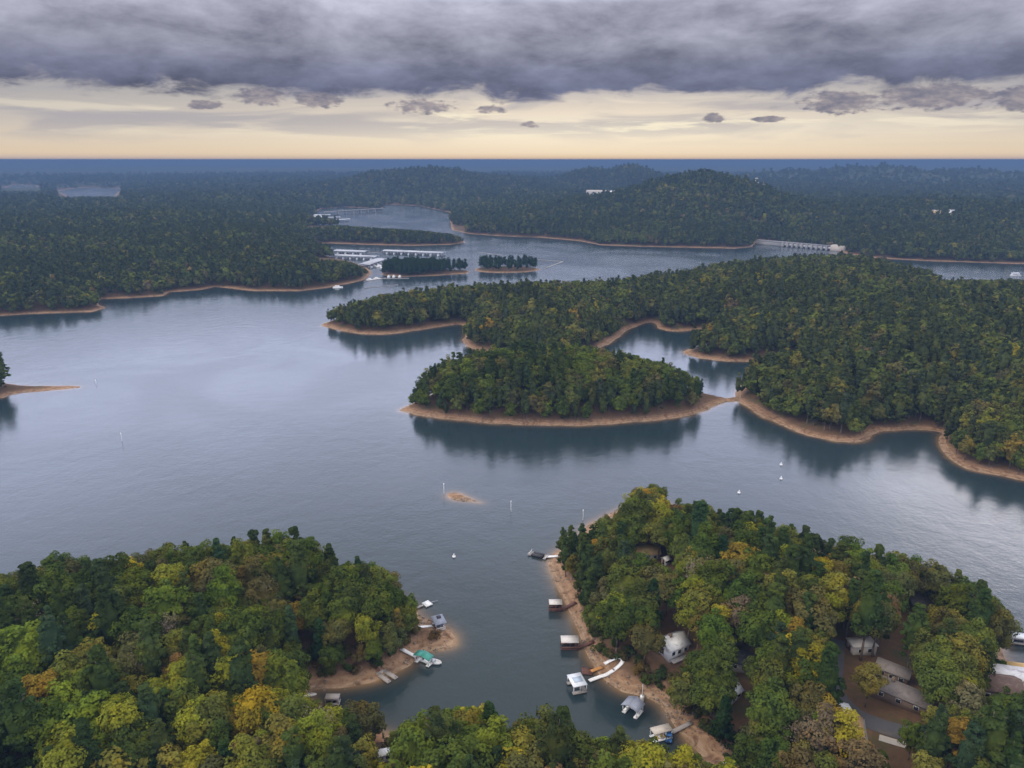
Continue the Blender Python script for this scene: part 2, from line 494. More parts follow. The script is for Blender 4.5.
canopy = T.mix(T.smooth(n3, 0.35, 0.65), (0.022, 0.036, 0.016), (0.05, 0.056, 0.024))
canopy = T.mix(T.smooth(T.noise(pos, 0.004, 6, 0.7), 0.62, 0.7), canopy, (0.14, 0.11, 0.07))
canopy = T.mix(1.0, canopy, T.xyz(T.lin(n1, .3, .7, .5, 1.4), T.lin(n1, .3, .7, .5, 1.4), T.lin(n1, .3, .7, .5, 1.4)), 'MULTIPLY')
col = T.mix(T.smooth(T.m('ADD', inl, T.m('MULTIPLY', T.m('SUBTRACT', n2, 0.5), 5.0)), 0.0, 4.0), beach, litter)
col = T.mix(bare, col, T.mix(n2, (0.27, 0.15, 0.08), (0.36, 0.24, 0.14)))
col = T.mix(cov, col, canopy)
bmp = T.n('ShaderNodeBump'); bmp.inputs['Strength'].default_value = 0.5; bmp.inputs['Distance'].default_value = 0.5
T.put(bmp.inputs['Height'], n2)
out(T, pbr(T, col, 0.9, 0.15, 0.0, bmp.outputs[0]))

# lake water
M_WATER, T = material('lake_water')
g = T.n('ShaderNodeNewGeometry')
pos = g.outputs['Position']
dep = T.n('ShaderNodeAttribute', attribute_name='depth').outputs['Fac']
wn = T.noise(pos, 0.05, 3, 0.5)
deepc = T.mix(T.smooth(T.noise(pos, 0.006, 3, 0.5), 0.35, 0.65), (0.014, 0.026, 0.030), (0.019, 0.032, 0.038))
wcol = T.mix(T.m('POWER', 2.718, T.m('MULTIPLY', T.m('MAXIMUM', T.m('ADD', dep, T.m('MULTIPLY', T.m('SUBTRACT', wn, 0.5), 0.5)), 0.0), -2.4)), deepc, (0.20, 0.125, 0.065))
map_ = T.n('ShaderNodeMapping'); T.put(map_.inputs[0], pos); map_.inputs['Scale'].default_value = (1.0, 1.0, 1.0)
rip = T.m('ADD', T.noise(pos, 0.55, 4, 0.6, 0.4), T.m('MULTIPLY', T.noise(pos, 0.11, 3, 0.5, 0.3), 2.0))
bmp = T.n('ShaderNodeBump'); bmp.inputs['Distance'].default_value = 0.10
calm = T.smooth(T.noise(T.xyz(T.m('MULTIPLY', W and 1.0, 1.0), 0, 0) if False else pos, 0.008, 4, 0.55, 1.2), 0.36, 0.64, 0.48, 0.72)
T.put(bmp.inputs['Strength'], calm)
T.put(bmp.inputs['Height'], rip)
p = T.n('ShaderNodeBsdfPrincipled')
T.put(p.inputs['Base Color'], wcol)
T.put(p.inputs['Roughness'], T.lin(calm, 0.48, 0.72, 0.14, 0.19))
p.inputs['IOR'].default_value = 1.333
p.inputs['Specular IOR Level'].default_value = 0.5
T.put(p.inputs['Normal'], bmp.outputs[0])
out(T, p.outputs[0])

# ------------------------------------------------------------------ clearings, roads (bearing polylines)
CLEAR = [(672, 641, 8), (646, 551, 6), (924, 604, 8), (892, 682, 7), (908, 696, 7), (998, 682, 12), (840, 712, 5), (852, 726, 6), (862, 644, 4), (732, 688, 4), (734, 657, 5), (788, 683, 3),
         (370, 742, 7), (384, 754, 5), (755, 332, 7), (747, 336, 5), (765, 328, 5), (310, 694, 5), (655, 690, 5)]
ROAD = [(836, 640), (834, 667), (831, 688), (841, 703), (856, 717), (879, 726), (902, 733), (940, 742)]
ROAD2 = [(856, 719), (858, 735), (862, 752), (858, 775)]
ROAD3 = [(879, 738), (892, 742), (906, 746)]

# ------------------------------------------------------------------ ground and water sheets
NA, NR = 1000, 900
A = np.linspace(R(-52), R(52), NA)
rr = np.concatenate([np.geomspace(75, 1500, 600), np.geomspace(1500, 46000, NR - 600 + 1)[1:]])
AA, RR = np.meshgrid(A, rr)
gx, gy = RR * np.sin(AA), RR * np.cos(AA)
gs, gz, gi = field(gx, gy)


def sheet(ai, ri):
    na, nr = len(ai), len(ri)
    idx = np.arange(na * nr).reshape(nr, na)
    return np.stack([idx[:-1, :-1], idx[:-1, 1:], idx[1:, 1:], idx[1:, :-1]], -1).reshape(-1, 4)[:, ::-1]


def fattr(me, name, val):
    a = me.attributes.new(name, 'FLOAT', 'POINT')
    a.data.foreach_set('value', np.asarray(val, np.float32).ravel())


me = np_mesh('ground', np.stack([gx, gy, gz], -1).reshape(-1, 3), sheet(A, rr), smooth=True)
fattr(me, 'inland', gi)
fattr(me, 'cover', np.clip((RR - 3000) / 400, 0, 1) * np.clip(gi / 30, 0, 1))
bare_v = np.zeros_like(gx)
for (px, py, rad) in CLEAR:
    _, zc, _ = field(*[np.array([v]) for v in G(px, py)[:2]])
    c = G(px, py, float(zc[0]))
    bare_v = np.maximum(bare_v, np.clip(1.2 - np.hypot(gx - c[0], gy - c[1]) / (rad * .7), 0, .6))
c = G(888, 235, 20.0)
bare_v = np.maximum(bare_v, np.clip(1.4 - np.hypot((gx - c[0]) / 26, (gy - c[1]) / 60), 0, 1) * 0.9)
fattr(me, 'bare', bare_v * np.clip(gi / 3, 0, 1))
ground = tag(link('ground', me, M_GROUND), 'wooded red clay land with pale sandy shores around the lake', 'ground', kind='structure')
ai, ri = np.arange(0, NA, 2), np.r_[np.arange(0, 600, 2), np.arange(600, NR, 4), NR - 1]
sub = np.ix_(ri, ai)
me = np_mesh('water', np.stack([gx[sub], gy[sub], np.zeros_like(gx[sub])], -1).reshape(-1, 3), sheet(ai, ri), smooth=True)
fattr(me, 'depth', np.clip(-gz[sub], 0, 10))
water = tag(link('water', me, M_WATER), 'wide calm blue grey lake winding between wooded shores', 'lake', kind='structure')

# haze over the whole country
def box_mesh(name, x0, x1, y0, y1, z0, z1):
    v = [(x, y, z) for z in (z0, z1) for y in (y0, y1) for x in (x0, x1)]
    return np_mesh(name, v, [(0, 2, 3, 1), (4, 5, 7, 6), (0, 1, 5, 4), (2, 6, 7, 3), (0, 4, 6, 2), (1, 3, 7, 5)])


M_HAZE, T = material('haze')
pv = T.n('ShaderNodeVolumePrincipled')
pv.inputs['Color'].default_value = (0.108, 0.182, 0.315, 1)
pv.inputs['Density'].default_value = 2.2e-4
pv.inputs['Anisotropy'].default_value = 0.0
o = T.n('ShaderNodeOutputMaterial'); T.put(o.inputs['Volume'], pv.outputs[0])
haze = tag(link('haze', box_mesh('haze', -48000, 48000, -300, 48000, -7.5, 154), M_HAZE), 'thin blue evening haze over the lake and hills', 'haze', kind='stuff')

# ------------------------------------------------------------------ mesh builder for things
class MB:
    def __init__(s):
        s.v, s.q, s.t, s.n = [], [], [], 0

    def add(s, v, q=(), t=()):
        v = np.asarray(v, float)
        s.v.append(v)
        s.q += [[i + s.n for i in f] for f in q]
        s.t += [[i + s.n for i in f] for f in t]
        s.n += len(v)
        return s

    def box(s, x0, x1, y0, y1, z0, z1):
        return s.add([(x, y, z) for z in (z0, z1) for y in (y0, y1) for x in (x0, x1)],
                     [(0, 2, 3, 1), (4, 5, 7, 6), (0, 1, 5, 4), (2, 6, 7, 3), (0, 4, 6, 2), (1, 3, 7, 5)])

    def slab(s, ring4, th):
        """four top corners and a thickness downwards"""
        a = np.asarray(ring4, float); b = a - np.array([0, 0, th])
        return s.add(np.vstack([a, b]), [(0, 1, 2, 3), (7, 6, 5, 4), (0, 4, 5, 1), (1, 5, 6, 2), (2, 6, 7, 3), (3, 7, 4, 0)])

    def tube(s, p, q, r0, r1, k=6):
        p, q = Vector(p), Vector(q)
        d = (q - p).normalized()
        u = d.orthogonal().normalized(); w = d.cross(u)
        ringv = lambda c, r: [c + (u * math.cos(2 * math.pi * i / k) + w * math.sin(2 * math.pi * i / k)) * r for i in range(k)]
        v = [tuple(a) for a in ringv(p, r0) + ringv(q, r1)] + [tuple(p), tuple(q)]
        f = [(i, (i + 1) % k, k + (i + 1) % k, k + i) for i in range(k)]
        t = [(2 * k + 1, k + i, k + (i + 1) % k) for i in range(k)] + [(2 * k, (i + 1) % k, i) for i in range(k)]
        return s.add(v, f, t)

    def gable(s, x0, x1, y0, y1, z0, rise, th=0.15, over=0.4):
        """gable roof, ridge along x"""
        ym = (y0 + y1) / 2
        x0 -= over; x1 += over
        dz = rise * (over / ((y1 - y0) / 2))
        for sgn, ye in ((1, y0 - over), (-1, y1 + over)):
            r4 = [(x0, ye, z0 - dz), (x1, ye, z0 - dz), (x1, ym, z0 + rise), (x0, ym, z0 + rise)]
            if sgn < 0:
                r4 = r4[::-1]
            s.slab([(a, b, c + th) for a, b, c in r4], th)
        return s

    def hip(s, x0, x1, y0, y1, z0, rise, over=0.4, ridge=0.35):
        x0 -= over; x1 += over; y0 -= over; y1 += over
        xm, ym = (x0 + x1) / 2, (y0 + y1) / 2
        h = (x1 - x0) / 2 * ridge
        v = [(x0, y0, z0), (x1, y0, z0), (x1, y1, z0), (x0, y1, z0), (xm - h, ym, z0 + rise), (xm + h, ym, z0 + rise)]
        v += [(a, b, c - 0.15) for a, b, c in v[:4]]
        return s.add(v, [(0, 1, 5, 4), (2, 3, 4, 5), (9, 8, 7, 6), (0, 6, 7, 1), (1, 7, 8, 2), (2, 8, 9, 3), (3, 9, 6, 0)], [(1, 2, 5), (3, 0, 4)])

    def build(s, name, mat, parent=None, smooth=False):
        return link(name, np_mesh(name, np.vstack(s.v), s.q, s.t, smooth), mat, parent)


def ribbon(pts3, w, th=0.12):
    """a strip of width w along a 3-D polyline, as one solid"""
    p = np.asarray(pts3, float)
    d = np.gradient(p, axis=0)[:, :2]
    d /= np.linalg.norm(d, axis=1)[:, None] + 1e-9
    nrm = np.stack([-d[:, 1], d[:, 0]], 1) * w / 2
    a, b = p.copy(), p.copy()
    a[:, :2] += nrm; b[:, :2] -= nrm
    lo = np.array([0, 0, th])
    n = len(p)
    v = np.vstack([a, b, a - lo, b - lo])
    q = []
    for i in range(n - 1):
        q += [(i, n + i, n + i + 1, i + 1), (2 * n + i, 2 * n + i + 1, 3 * n + i + 1, 3 * n + i), (i, i + 1, 2 * n + i + 1, 2 * n + i), (n + i, 3 * n + i, 3 * n + i + 1, n + i + 1)]
    q += [(0, 2 * n, 3 * n, n), (n - 1, 2 * n - 1, 4 * n - 1, 3 * n - 1)]
    return MB().add(v, q)


def gz_at(x, y):
    return float(field(np.array([x]), np.array([y]))[1][0])


def ground_pt(px, py, it=6):
    """where the bearing (px, py) meets the ground"""
    z = 0.0
    for _ in range(it):
        p = G(px, py, z)
        z = 0.5 * z + 0.5 * max(gz_at(p[0], p[1]), 0)
    p = G(px, py, z)
    return np.array([p[0], p[1], max(gz_at(p[0], p[1]), 0)])


M = dict(
    white=simple('white_paint', (0.74, 0.74, 0.74), 0.5, var=0.06, dirt=(0.5, 0.48, 0.45)),
    white_metal=simple('white_sheet_roof', (0.66, 0.69, 0.74), 0.4, var=0.08, scale=0.8, dirt=(0.42, 0.45, 0.52)),
    grey_roof=simple('slate_blue_roof', (0.21, 0.23, 0.29), 0.7, var=0.15, dirt=(0.28, 0.30, 0.36)),
    beige_roof=simple('beige_roof', (0.45, 0.40, 0.35), 0.6, var=0.12, dirt=(0.34, 0.29, 0.25)),
    pale_roof=simple('pale_roof', (0.52, 0.49, 0.46), 0.6, var=0.1, dirt=(0.40, 0.36, 0.34)),
    green=simple('green_tin_roof', (0.045, 0.23, 0.19), 0.5, var=0.12),
    brown=simple('brown_stained_wood', (0.12, 0.055, 0.04), 0.8, var=0.25),
    wood=simple('weathered_planks', (0.30, 0.27, 0.25), 0.8, var=0.25, scale=3),
    orange=simple('orange_new_planks', (0.42, 0.20, 0.06), 0.8, var=0.2),
    shingle=simple('grey_brown_shingle', (0.20, 0.175, 0.165), 0.9, var=0.25, scale=1.2, dirt=(0.13, 0.11, 0.1)),
    shingle_dark=simple('dark_shingle', (0.075, 0.075, 0.095), 0.9, var=0.3, scale=1.2, dirt=(0.13, 0.12, 0.13)),
    shingle_brown=simple('brown_shingle', (0.13, 0.085, 0.07), 0.9, var=0.3, scale=1.2, dirt=(0.2, 0.14, 0.11)),
    tan=simple('tan_roof', (0.55, 0.37, 0.16), 0.8, var=0.2, scale=1.2, dirt=(0.62, 0.5, 0.3)),
    patchy=simple('patchy_white_roof', (0.60, 0.59, 0.60), 0.6, var=0.15, scale=0.5, dirt=(0.26, 0.22, 0.22)),
    siding=simple('cream_siding', (0.5, 0.46, 0.4), 0.8, var=0.08),
    siding_brown=simple('brown_siding', (0.17, 0.12, 0.09), 0.8, var=0.15),
    glass=simple('dark_glass', (0.02, 0.025, 0.03), 0.1, var=0.1, spec=0.6),
    dark=simple('dark_trim', (0.03, 0.03, 0.035), 0.6),
    steel=simple('galvanised_steel', (0.42, 0.43, 0.45), 0.45, metal=0.6),
    blue=simple('blue_boat_cover', (0.04, 0.14, 0.36), 0.6),
    yellow=simple('yellow_float', (0.62, 0.42, 0.07), 0.6),
    red=simple('red_paint', (0.4, 0.06, 0.04), 0.5),
    concrete=simple('concrete', (0.24, 0.235, 0.23), 0.85, var=0.12, scale=0.1, dirt=(0.30, 0.28, 0.27)),
    marina_roof=simple('grey_marina_roof', (0.40, 0.41, 0.44), 0.55, var=0.12, scale=0.06, dirt=(0.26, 0.27, 0.30)),
    asphalt=simple('asphalt', (0.075, 0.075, 0.085), 0.9, var=0.2, scale=0.7, dirt=(0.11, 0.09, 0.075)),
    gravel=simple('pale_gravel', (0.36, 0.33, 0.31), 0.95, var=0.2, scale=0.7),
)


# ------------------------------------------------------------------ roads and yards laid on the ground
def drape(name, pts, w, mat, label, cat, lift=0.06):
    p = chaikin(pts, 3, False)
    xy = np.array([ground_pt(a, b)[:2] for a, b in p])
    # resample
    L = np.r_[0, np.cumsum(np.hypot(*np.diff(xy, axis=0).T))]
    t = np.linspace(0, L[-1], max(int(L[-1] / 2.0), 4))
    xy = np.stack([np.interp(t, L, xy[:, 0]), np.interp(t, L, xy[:, 1])], 1)
    d = np.gradient(xy, axis=0); d /= np.linalg.norm(d, axis=1)[:, None]
    nr = np.stack([-d[:, 1], d[:, 0]], 1)
    cols = np.linspace(-w / 2, w / 2, 5)
    v = xy[:, None, :] + nr[:, None, :] * cols[None, :, None]
    z = field(v[..., 0], v[..., 1])[1] + lift
    idx = np.arange(v.shape[0] * 5).reshape(-1, 5)
    q = np.stack([idx[:-1, :-1], idx[1:, :-1], idx[1:, 1:], idx[:-1, 1:]], -1).reshape(-1, 4)
    o = link(name, np_mesh(name, np.concatenate([v, z[..., None]], -1).reshape(-1, 3), q[:, ::-1], smooth=True), mat)
    return tag(o, label, cat, kind='structure'), xy


road, ROAD_XY = drape('road', ROAD, 5.0, M['asphalt'], 'dark asphalt lane curving down between the houses of the wooded point', 'road', 0.12)
drive, DRIVE_XY = drape('driveway', ROAD2, 4.0, M['concrete'], 'grey driveway leaving the lane by the white garage', 'driveway', 0.16)
drive2, DRIVE2_XY = drape('path', ROAD3, 2.0, M['gravel'], 'short pale path below the bend of the lane', 'path', 0.14)
lot, LOT_XY = drape('parking_area', [(741, 338.4), (748, 334), (758, 330.5), (768, 328)], 9, M['gravel'], 'pale grey clearing with parking above the cove', 'parking area', 0.15)

# ------------------------------------------------------------------ docks
THINGS = []   # landmarks for describing the trees: phrase, px, py


def frame4(c4, z):
    """world points of four roof corners seen at bearings c4, all at height z"""
    c = np.asarray(c4, float)
    return G(c[:, 0], c[:, 1], z)


def rect_from(c4, z):
    """best rectangle: centre, angle, length, width"""
    w = frame4(c4, z)
    c = w.mean(0)
    e1 = ((w[1] - w[0]) + (w[2] - w[3])) / 2
    e2 = ((w[2] - w[1]) + (w[3] - w[0])) / 2
    ang = math.atan2(e1[1], e1[0])
    return c, ang, np.hypot(*e1[:2]), np.hypot(*e2[:2])


def loc2(root, p):
    """world point to a thing's local axes"""
    dx, dy = p[0] - root.location.x, p[1] - root.location.y
    a = -root.rotation_euler.z
    return (dx * math.cos(a) - dy * math.sin(a), dx * math.sin(a) + dy * math.cos(a))


def add_gangway(root, a_px, b_px, w, mat, z_from=0.5, rail=None, name='gangway'):
    pts = []
    for k, (x, y) in enumerate((a_px, b_px)):
        g_ = ground_pt(x, y)
        z = z_from if k == 0 else max(g_[2] + 0.3, 0.5)
        p = G(x, y, z)
        l = loc2(root, p)
        pts.append((l[0], l[1], z))
    pts = np.array([np.array(pts[0]) + (np.array(pts[1]) - np.array(pts[0])) * t for t in np.linspace(0, 1, 5)])
    gw = ribbon(pts, w, 0.16).build(name, mat, root)
    if rail is not None:
        d = pts[-1] - pts[0]; nr = np.array([-d[1], d[0], 0]); nr /= np.linalg.norm(nr)
        m = MB()
        for s in (-1, 1):
            off = nr * s * (w / 2 - 0.05)
            m.tube(pts[0] + off + (0, 0, 1), pts[-1] + off + (0, 0, 1), 0.05, 0.05, 5)
            for p_ in pts:
                m.tube(p_ + off, p_ + off + (0, 0, 1), 0.04, 0.04, 5)
        m.build('railing', rail, gw)
    return gw


def boathouse(label, c4, roofz, roof, roofmat, deckmat, postmat, gang=None, rise=0.9, walls=None, slip=True, group=None, cat='boat dock', gmat=None, skirt=None):
    c, ang, L, Wd = rect_from(c4, roofz)
    root = empty('boat_dock', (c[0], c[1], 0), ang)
    tag(root, label, cat, group)
    x0, x1, y0, y1 = -L / 2, L / 2, -Wd / 2, Wd / 2
    d = MB()
    fw = min(1.1, Wd * 0.22)
    d.box(x0, x1, y0, y0 + fw, 0.18, 0.5); d.box(x0, x1, y1 - fw, y1, 0.18, 0.5)
    d.box(x1 - 1.2, x1, y0 + fw, y1 - fw, 0.18, 0.5)
    if not slip:
        d.box(x0, x1 - 1.2, y0 + fw, y1 - fw, 0.18, 0.5)
    d.build('deck', deckmat, root)
    for yy in (y0 + fw / 2, y1 - fw / 2):
        MB().box(x0 + 0.2, x1 - 0.2, yy - fw * 0.4, yy + fw * 0.4, -0.35, 0.178).build('float', M['dark'], root)
    for px_ in np.linspace(x0 + 0.2, x1 - 0.2, 3):
        for py_ in (y0 + 0.2, y1 - 0.2):
            MB().box(px_ - 0.09, px_ + 0.09, py_ - 0.09, py_ + 0.09, 0.5, roofz - 0.25 if roof != 'flat' else roofz - 0.22).build('post', postmat, root)
    if roof == 'flat':
        MB().slab([(x0, y0, roofz), (x1, y0, roofz), (x1, y1, roofz), (x0, y1, roofz)], 0.22).build('roof', roofmat, root)
    elif roof == 'gable':
        rf = MB().gable(x0, x1, y0, y1, roofz - 0.2, rise, 0.12, 0.3).build('roof', roofmat, root)
    elif roof == 'hip':
        MB().hip(x0, x1, y0, y1, roofz - 0.1, rise).build('roof', roofmat, root)
    if skirt is not None:
        m = MB()
        m.box(x0 + .03, x1 - .03, y0 + 0.02, y0 + 0.1, 0.52, 1.35); m.box(x0 + .03, x1 - .03, y1 - 0.1, y1 - 0.02, 0.52, 1.35)
        m.box(x0 + .03, x0 + .1, y0 + 0.12, y1 - 0.12, roofz - 1.0, roofz - 0.28)
        m.build('railing', skirt, root)
    if gang:
        add_gangway(root, gang[0], gang[1], 1.3, gmat or deckmat)
    return root


def hull(name, mat, L, B, H, parent=None, flat=False):
    """open boat hull along x, bow at +x"""
    st = np.linspace(0, 1, 9)
    v, q = [], []
    for t in st:
        w = B / 2 * (1.0 if flat else math.sqrt(max(1 - max(t - 0.45, 0) ** 2 / 0.3025, 0.0)))
        w = max(w, 0.03)
        x = -L / 2 + L * t
        sh = H * (1 + (0 if flat else 0.25 * t * t))
        kz = 0.0 if t < 0.8 else (t - 0.8) / 0.2 * H * 0.5
        v += [(x, -w, sh), (x, -w * 0.8, H * 0.3 + kz * .5), (x, 0, kz), (x, w * 0.8, H * 0.3 + kz * .5), (x, w, sh), (x, w * .8, sh - 0.02), (x, w * 0.7, H * 0.45 + kz * .5), (x, -w * 0.7, H * 0.45 + kz * .5), (x, -w * .8, sh - .02)]
    n = 9
    for i in range(len(st) - 1):
        for j in range(n):
            q.append((i * n + j, i * n + (j + 1) % n, (i + 1) * n + (j + 1) % n, (i + 1) * n + j))
    m = MB().add(v, q)
    m.q.append(list(range(n))[::-1][:4]); m.q.append([0, 8, 5, 4]); m.q.append([8, 7, 6, 5])
    return m.build(name, mat, parent)


def motor_boat(px, py, a_deg, L, label, hullmat='white', top=None, group=None, z=-0.25):
    p = G(px, py, 0)
    root = tag(empty('motor_boat', (p[0], p[1], z), R(a_deg)), label, 'boat', group)
    hull('hull', M[hullmat], L, L * 0.36, 0.9, root)
    MB().box(-L * .05, L * .12, -L * .12, L * .12, 0.65, 1.35).build('console', M['steel'], root)
    MB().box(-L * .54, -L * .46, -0.22, 0.22, 0.3, 1.25).build('outboard_motor', M['dark'], root)
    if top:
        cn = MB().box(-L * .28, L * .16, -L * .16, L * .16, 2.0, 2.1).build('canopy', M[top], root)
        for sx in (-L * .26, L * .14):
            for sy in (-L * .15, L * .15):
                MB().tube((sx, sy, 0.8), (sx, sy, 2.0), 0.04, 0.04, 5).build('pole', M['steel'], cn)
    return root


def mark(phrase, px, py):
    THINGS.append((phrase, px, py))


# east shore of the channel
r_ = boathouse('low dark two-slip dock with white edges off the tip of the clay bank', [(528.9, 551.2), (532.5, 547.6), (548, 553.4), (544.2, 557.6)], 1.6, 'none', M['white'], M['wood'], M['steel'],
               gang=((546, 556.5), (558, 556)), gmat=M['white'])
cc, an, L_, W_ = rect_from([(528.9, 551.2), (532.5, 547.6), (548, 553.4), (544.2, 557.6)], 1.6)
MB().box(-L_ * .08, L_ * .04, -W_ * .28, W_ * .28, 0.18, 0.52).build('walkway', M['white'], r_)
for yy in (-W_ / 2, W_ / 2 - .25):
    MB().box(-L_ / 2, L_ / 2, yy, yy + .25, 0.52, 0.75).build('edge_board', M['white'], r_)
MB().box(-L_ * .46, -L_ * .1, -W_ * .3, W_ * .3, 0.0, 1.0).build('dark_slip_fill', M['dark'], r_)  # solid dark blocks stand in for the darkness of the two open slips
MB().box(L_ * .06, L_ * .34, -W_ * .3, W_ * .3, 0.0, 1.0).build('dark_slip_fill', M['dark'], r_)
mark('the two-slip dock', 541, 553)
boathouse('small boathouse with pale flat roof and red-brown sides, furthest up the clay bank', [(549, 599.2), (562, 599.2), (562.4, 604.4), (549, 604.4)], 3.0, 'flat', M['pale_roof'], M['brown'], M['brown'],
          gang=((562, 609), (576, 602)), skirt=M['brown'])
mark('the upper red-brown boathouse', 556, 605)
boathouse('wider boathouse with pale lilac roof and red-brown railing, midway along the clay bank', [(560.6, 635.4), (578.4, 635.4), (578.8, 642.6), (561.2, 642.6)], 3.0, 'flat', M['pale_roof'], M['brown'], M['brown'],
          gang=((578, 647), (594, 641)), skirt=M['brown'])
mark('the middle red-brown boathouse', 570, 643)
r_ = empty('swim_platform', tuple(G(587, 672, 0.0)), R(-8)); tag(r_, 'small brown floating platform with an orange plank ramp beside the white-roofed dock', 'floating platform')
MB().box(-1.7, 1.7, -1.5, 1.5, 0.1, 0.45).build('deck', M['brown'], r_)
MB().box(-1.5, 1.5, -1.3, 1.3, -0.3, 0.098).build('float', M['dark'], r_)
for a_, b_ in (((-1.6, -1.4), (1.6, -1.4)), ((-1.6, 1.4), (1.6, 1.4)), ((-1.6, -1.4), (-1.6, 1.4))):
    MB().tube((*a_, 1.2), (*b_, 1.2), 0.06, 0.06).build('railing', M['brown'], r_)
for a_ in ((-1.6, -1.4), (1.6, -1.4), (-1.6, 1.4), (1.6, 1.4)):
    MB().tube((*a_, 0.45), (*a_, 1.25), 0.07, 0.07).build('post', M['brown'], r_)
add_gangway(r_, (591, 671), (603, 666.5), 1.2, M['orange'], name='ramp')
r_ = boathouse('dock with bright white sheet-metal roof at the foot of the looping white walkway', [(565.8, 675.0), (579.3, 672.6), (588.6, 684), (574.6, 687.2)], 3.0, 'flat', M['white_metal'], M['wood'], M['white'])
MB().slab([(-1.2, -1.2, 3.03), (1.6, -1.2, 3.03), (1.6, 1.2, 3.03), (-1.2, 1.2, 3.03)], 0.028).build('roof_panel', simple('blue_grey_roof_panel', (0.36, 0.43, 0.52), 0.4, var=.1), r_)
mark('the white-roofed dock', 577, 680)
wp = [(589, 682), (597, 679), (606.6, 675.4), (614.5, 670.3), (621, 664.8), (623.6, 660), (619, 658), (611, 660.6), (604.5, 664.5)]
wp = chaikin(wp, 2, False)
w3 = []
for k, (x, y) in enumerate(wp):
    g_ = ground_pt(x, y)
    w3.append((g_[0], g_[1], max(g_[2] + 0.35, 0.55)))
wk = ribbon(w3, 1.25, 0.2).build('walkway', M['white'])
tag(wk, 'white walkway looping up the clay bank from the white-roofed dock', 'walkway')
boathouse('dock with slate blue gable roof and white deck in the narrow cove', [(620.8, 705.6), (629, 697.2), (644.2, 702.2), (638.4, 709.8)], 3.0, 'gable', M['grey_roof'], M['white'], M['white'], rise=1.1, slip=True,
          gang=((641, 702), (643, 694)), gmat=M['wood'])
mark('the slate-roofed dock', 632, 705)
p = ground_pt(641, 697)
fp = empty('flag_pole', tuple(G(642, 699, 0.3))); tag(fp, 'white pole with a small white box beside the slate-roofed dock', 'pole')
MB().tube((0, 0, 0), (0, 0, 5.2), 0.09, 0.06).build('pole', M['white'], fp); MB().box(-0.5, 0.5, -0.4, 0.4, 0.1, 1.1).build('storage_box', M['white'], fp)
boathouse('dock with beige flat roof holding bright boats at the head of the narrow cove', [(650, 727.8), (668.3, 722.9), (673, 730), (654.5, 734.7)], 3.0, 'flat', M['beige_roof'], M['white'], M['white'],
          gang=((672, 732), (692, 722)), gmat=M['wood'])
mark('the beige-roofed dock', 661, 729)
motor_boat(669, 738, 75, 4.5, 'small boat under a blue cover beside the beige-roofed dock', 'blue', 'blue')
r_ = tag(empty('pedal_boat', tuple(G(661, 739, -0.1)), R(20)), 'little yellow pedal boat in front of the beige-roofed dock', 'pedal boat')
hull('hull', M['yellow'], 2.6, 1.5, 0.6, r_, flat=True)
MB().box(-0.7, -0.2, -0.5, 0.5, 0.4, 0.9).build('seat', M['white'], r_)
p = ground_pt(728, 761)
r_ = tag(empty('rowing_boat', (p[0], p[1], p[2] + .1), R(58)), 'white rowing boat pulled up on the bank past the beige-roofed dock', 'boat')
hull('hull', M['white'], 4.6, 1.6, 0.6, r_)
for sx in (-1.0, 0.5):
    MB().box(sx, sx + 0.3, -0.55, 0.55, 0.38, 0.44).build('bench', M['wood'], r_)

# west shore of the channel
p4 = [(421.4, 603.0), (427.3, 600.4), (433.4, 603.5), (426.4, 606.6)]
cc, an, L_, W_ = rect_from(p4, 0.55)
r_ = tag(empty('swim_platform', (cc[0], cc[1], 0), an), 'bright white square swim platform at the top of the sandy spit', 'floating platform')
MB().box(-L_ / 2, L_ / 2, -W_ / 2, W_ / 2, 0.2, 0.55).build('deck', M['white'], r_)
MB().box(-L_ / 2 + .2, L_ / 2 - .2, -W_ / 2 + .2, W_ / 2 - .2, -0.3, 0.198).build('float', M['dark'], r_)
add_gangway(r_, (423, 605), (415, 608), 1.0, M['wood'])
q_ = loc2(r_, G(438, 601.5, 0))
MB().tube((L_ / 2, 0, 0.4), (q_[0], q_[1], 0.4), 0.08, 0.08).build('boom', M['steel'], r_)
mark('the white swim platform', 427, 603)
p4 = [(431.0, 616.6), (439.8, 615.2), (447, 621.2), (437.2, 624.2)]
r_ = boathouse('blue-grey hip-roofed dock house with a dark cupola at the sandy spit', p4, 3.0, 'hip', M['grey_roof'], M['white'], M['wood'], rise=1.0, slip=False,
               gang=((433, 625.6), (409, 627.5)), gmat=M['white'], skirt=M['siding'])
MB().box(-0.7, 0.7, -0.6, 0.6, 3.3, 4.15).build('cupola', M['dark'], r_)
cc, an, L_, W_ = rect_from(p4, 3.0)
wl = MB(); wl.box(-L_ / 2 + .5, L_ / 2 - .5, -W_ / 2 + .5, W_ / 2 - .5, 0.52, 2.7); wl.build('wall', simple('slate_walls', (0.12, 0.14, 0.2), .8), r_)
mark('the hip-roofed dock house', 438, 621)
p4 = [(414.8, 653.2), (419.4, 650.0), (431.8, 655.8), (427.6, 661)]
r_ = boathouse('dock with long teal green roof and white ramp below the sandy spit', p4, 3.0, 'gable', M['green'], M['white'], M['white'], rise=0.7,
               gang=((416, 656.5), (400.6, 648.2)), gmat=M['white'])
mark('the teal-roofed dock', 423, 657)
motor_boat(432.5, 662.5, -18, 6.2, 'white motor boat moored at the end of the teal-roofed dock', 'white', None)
r_ = tag(empty('fishing_pier', tuple(G(383, 673, 0)), 0), 'bare U-shaped plank pier with two fingers on the cove shore', 'pier')


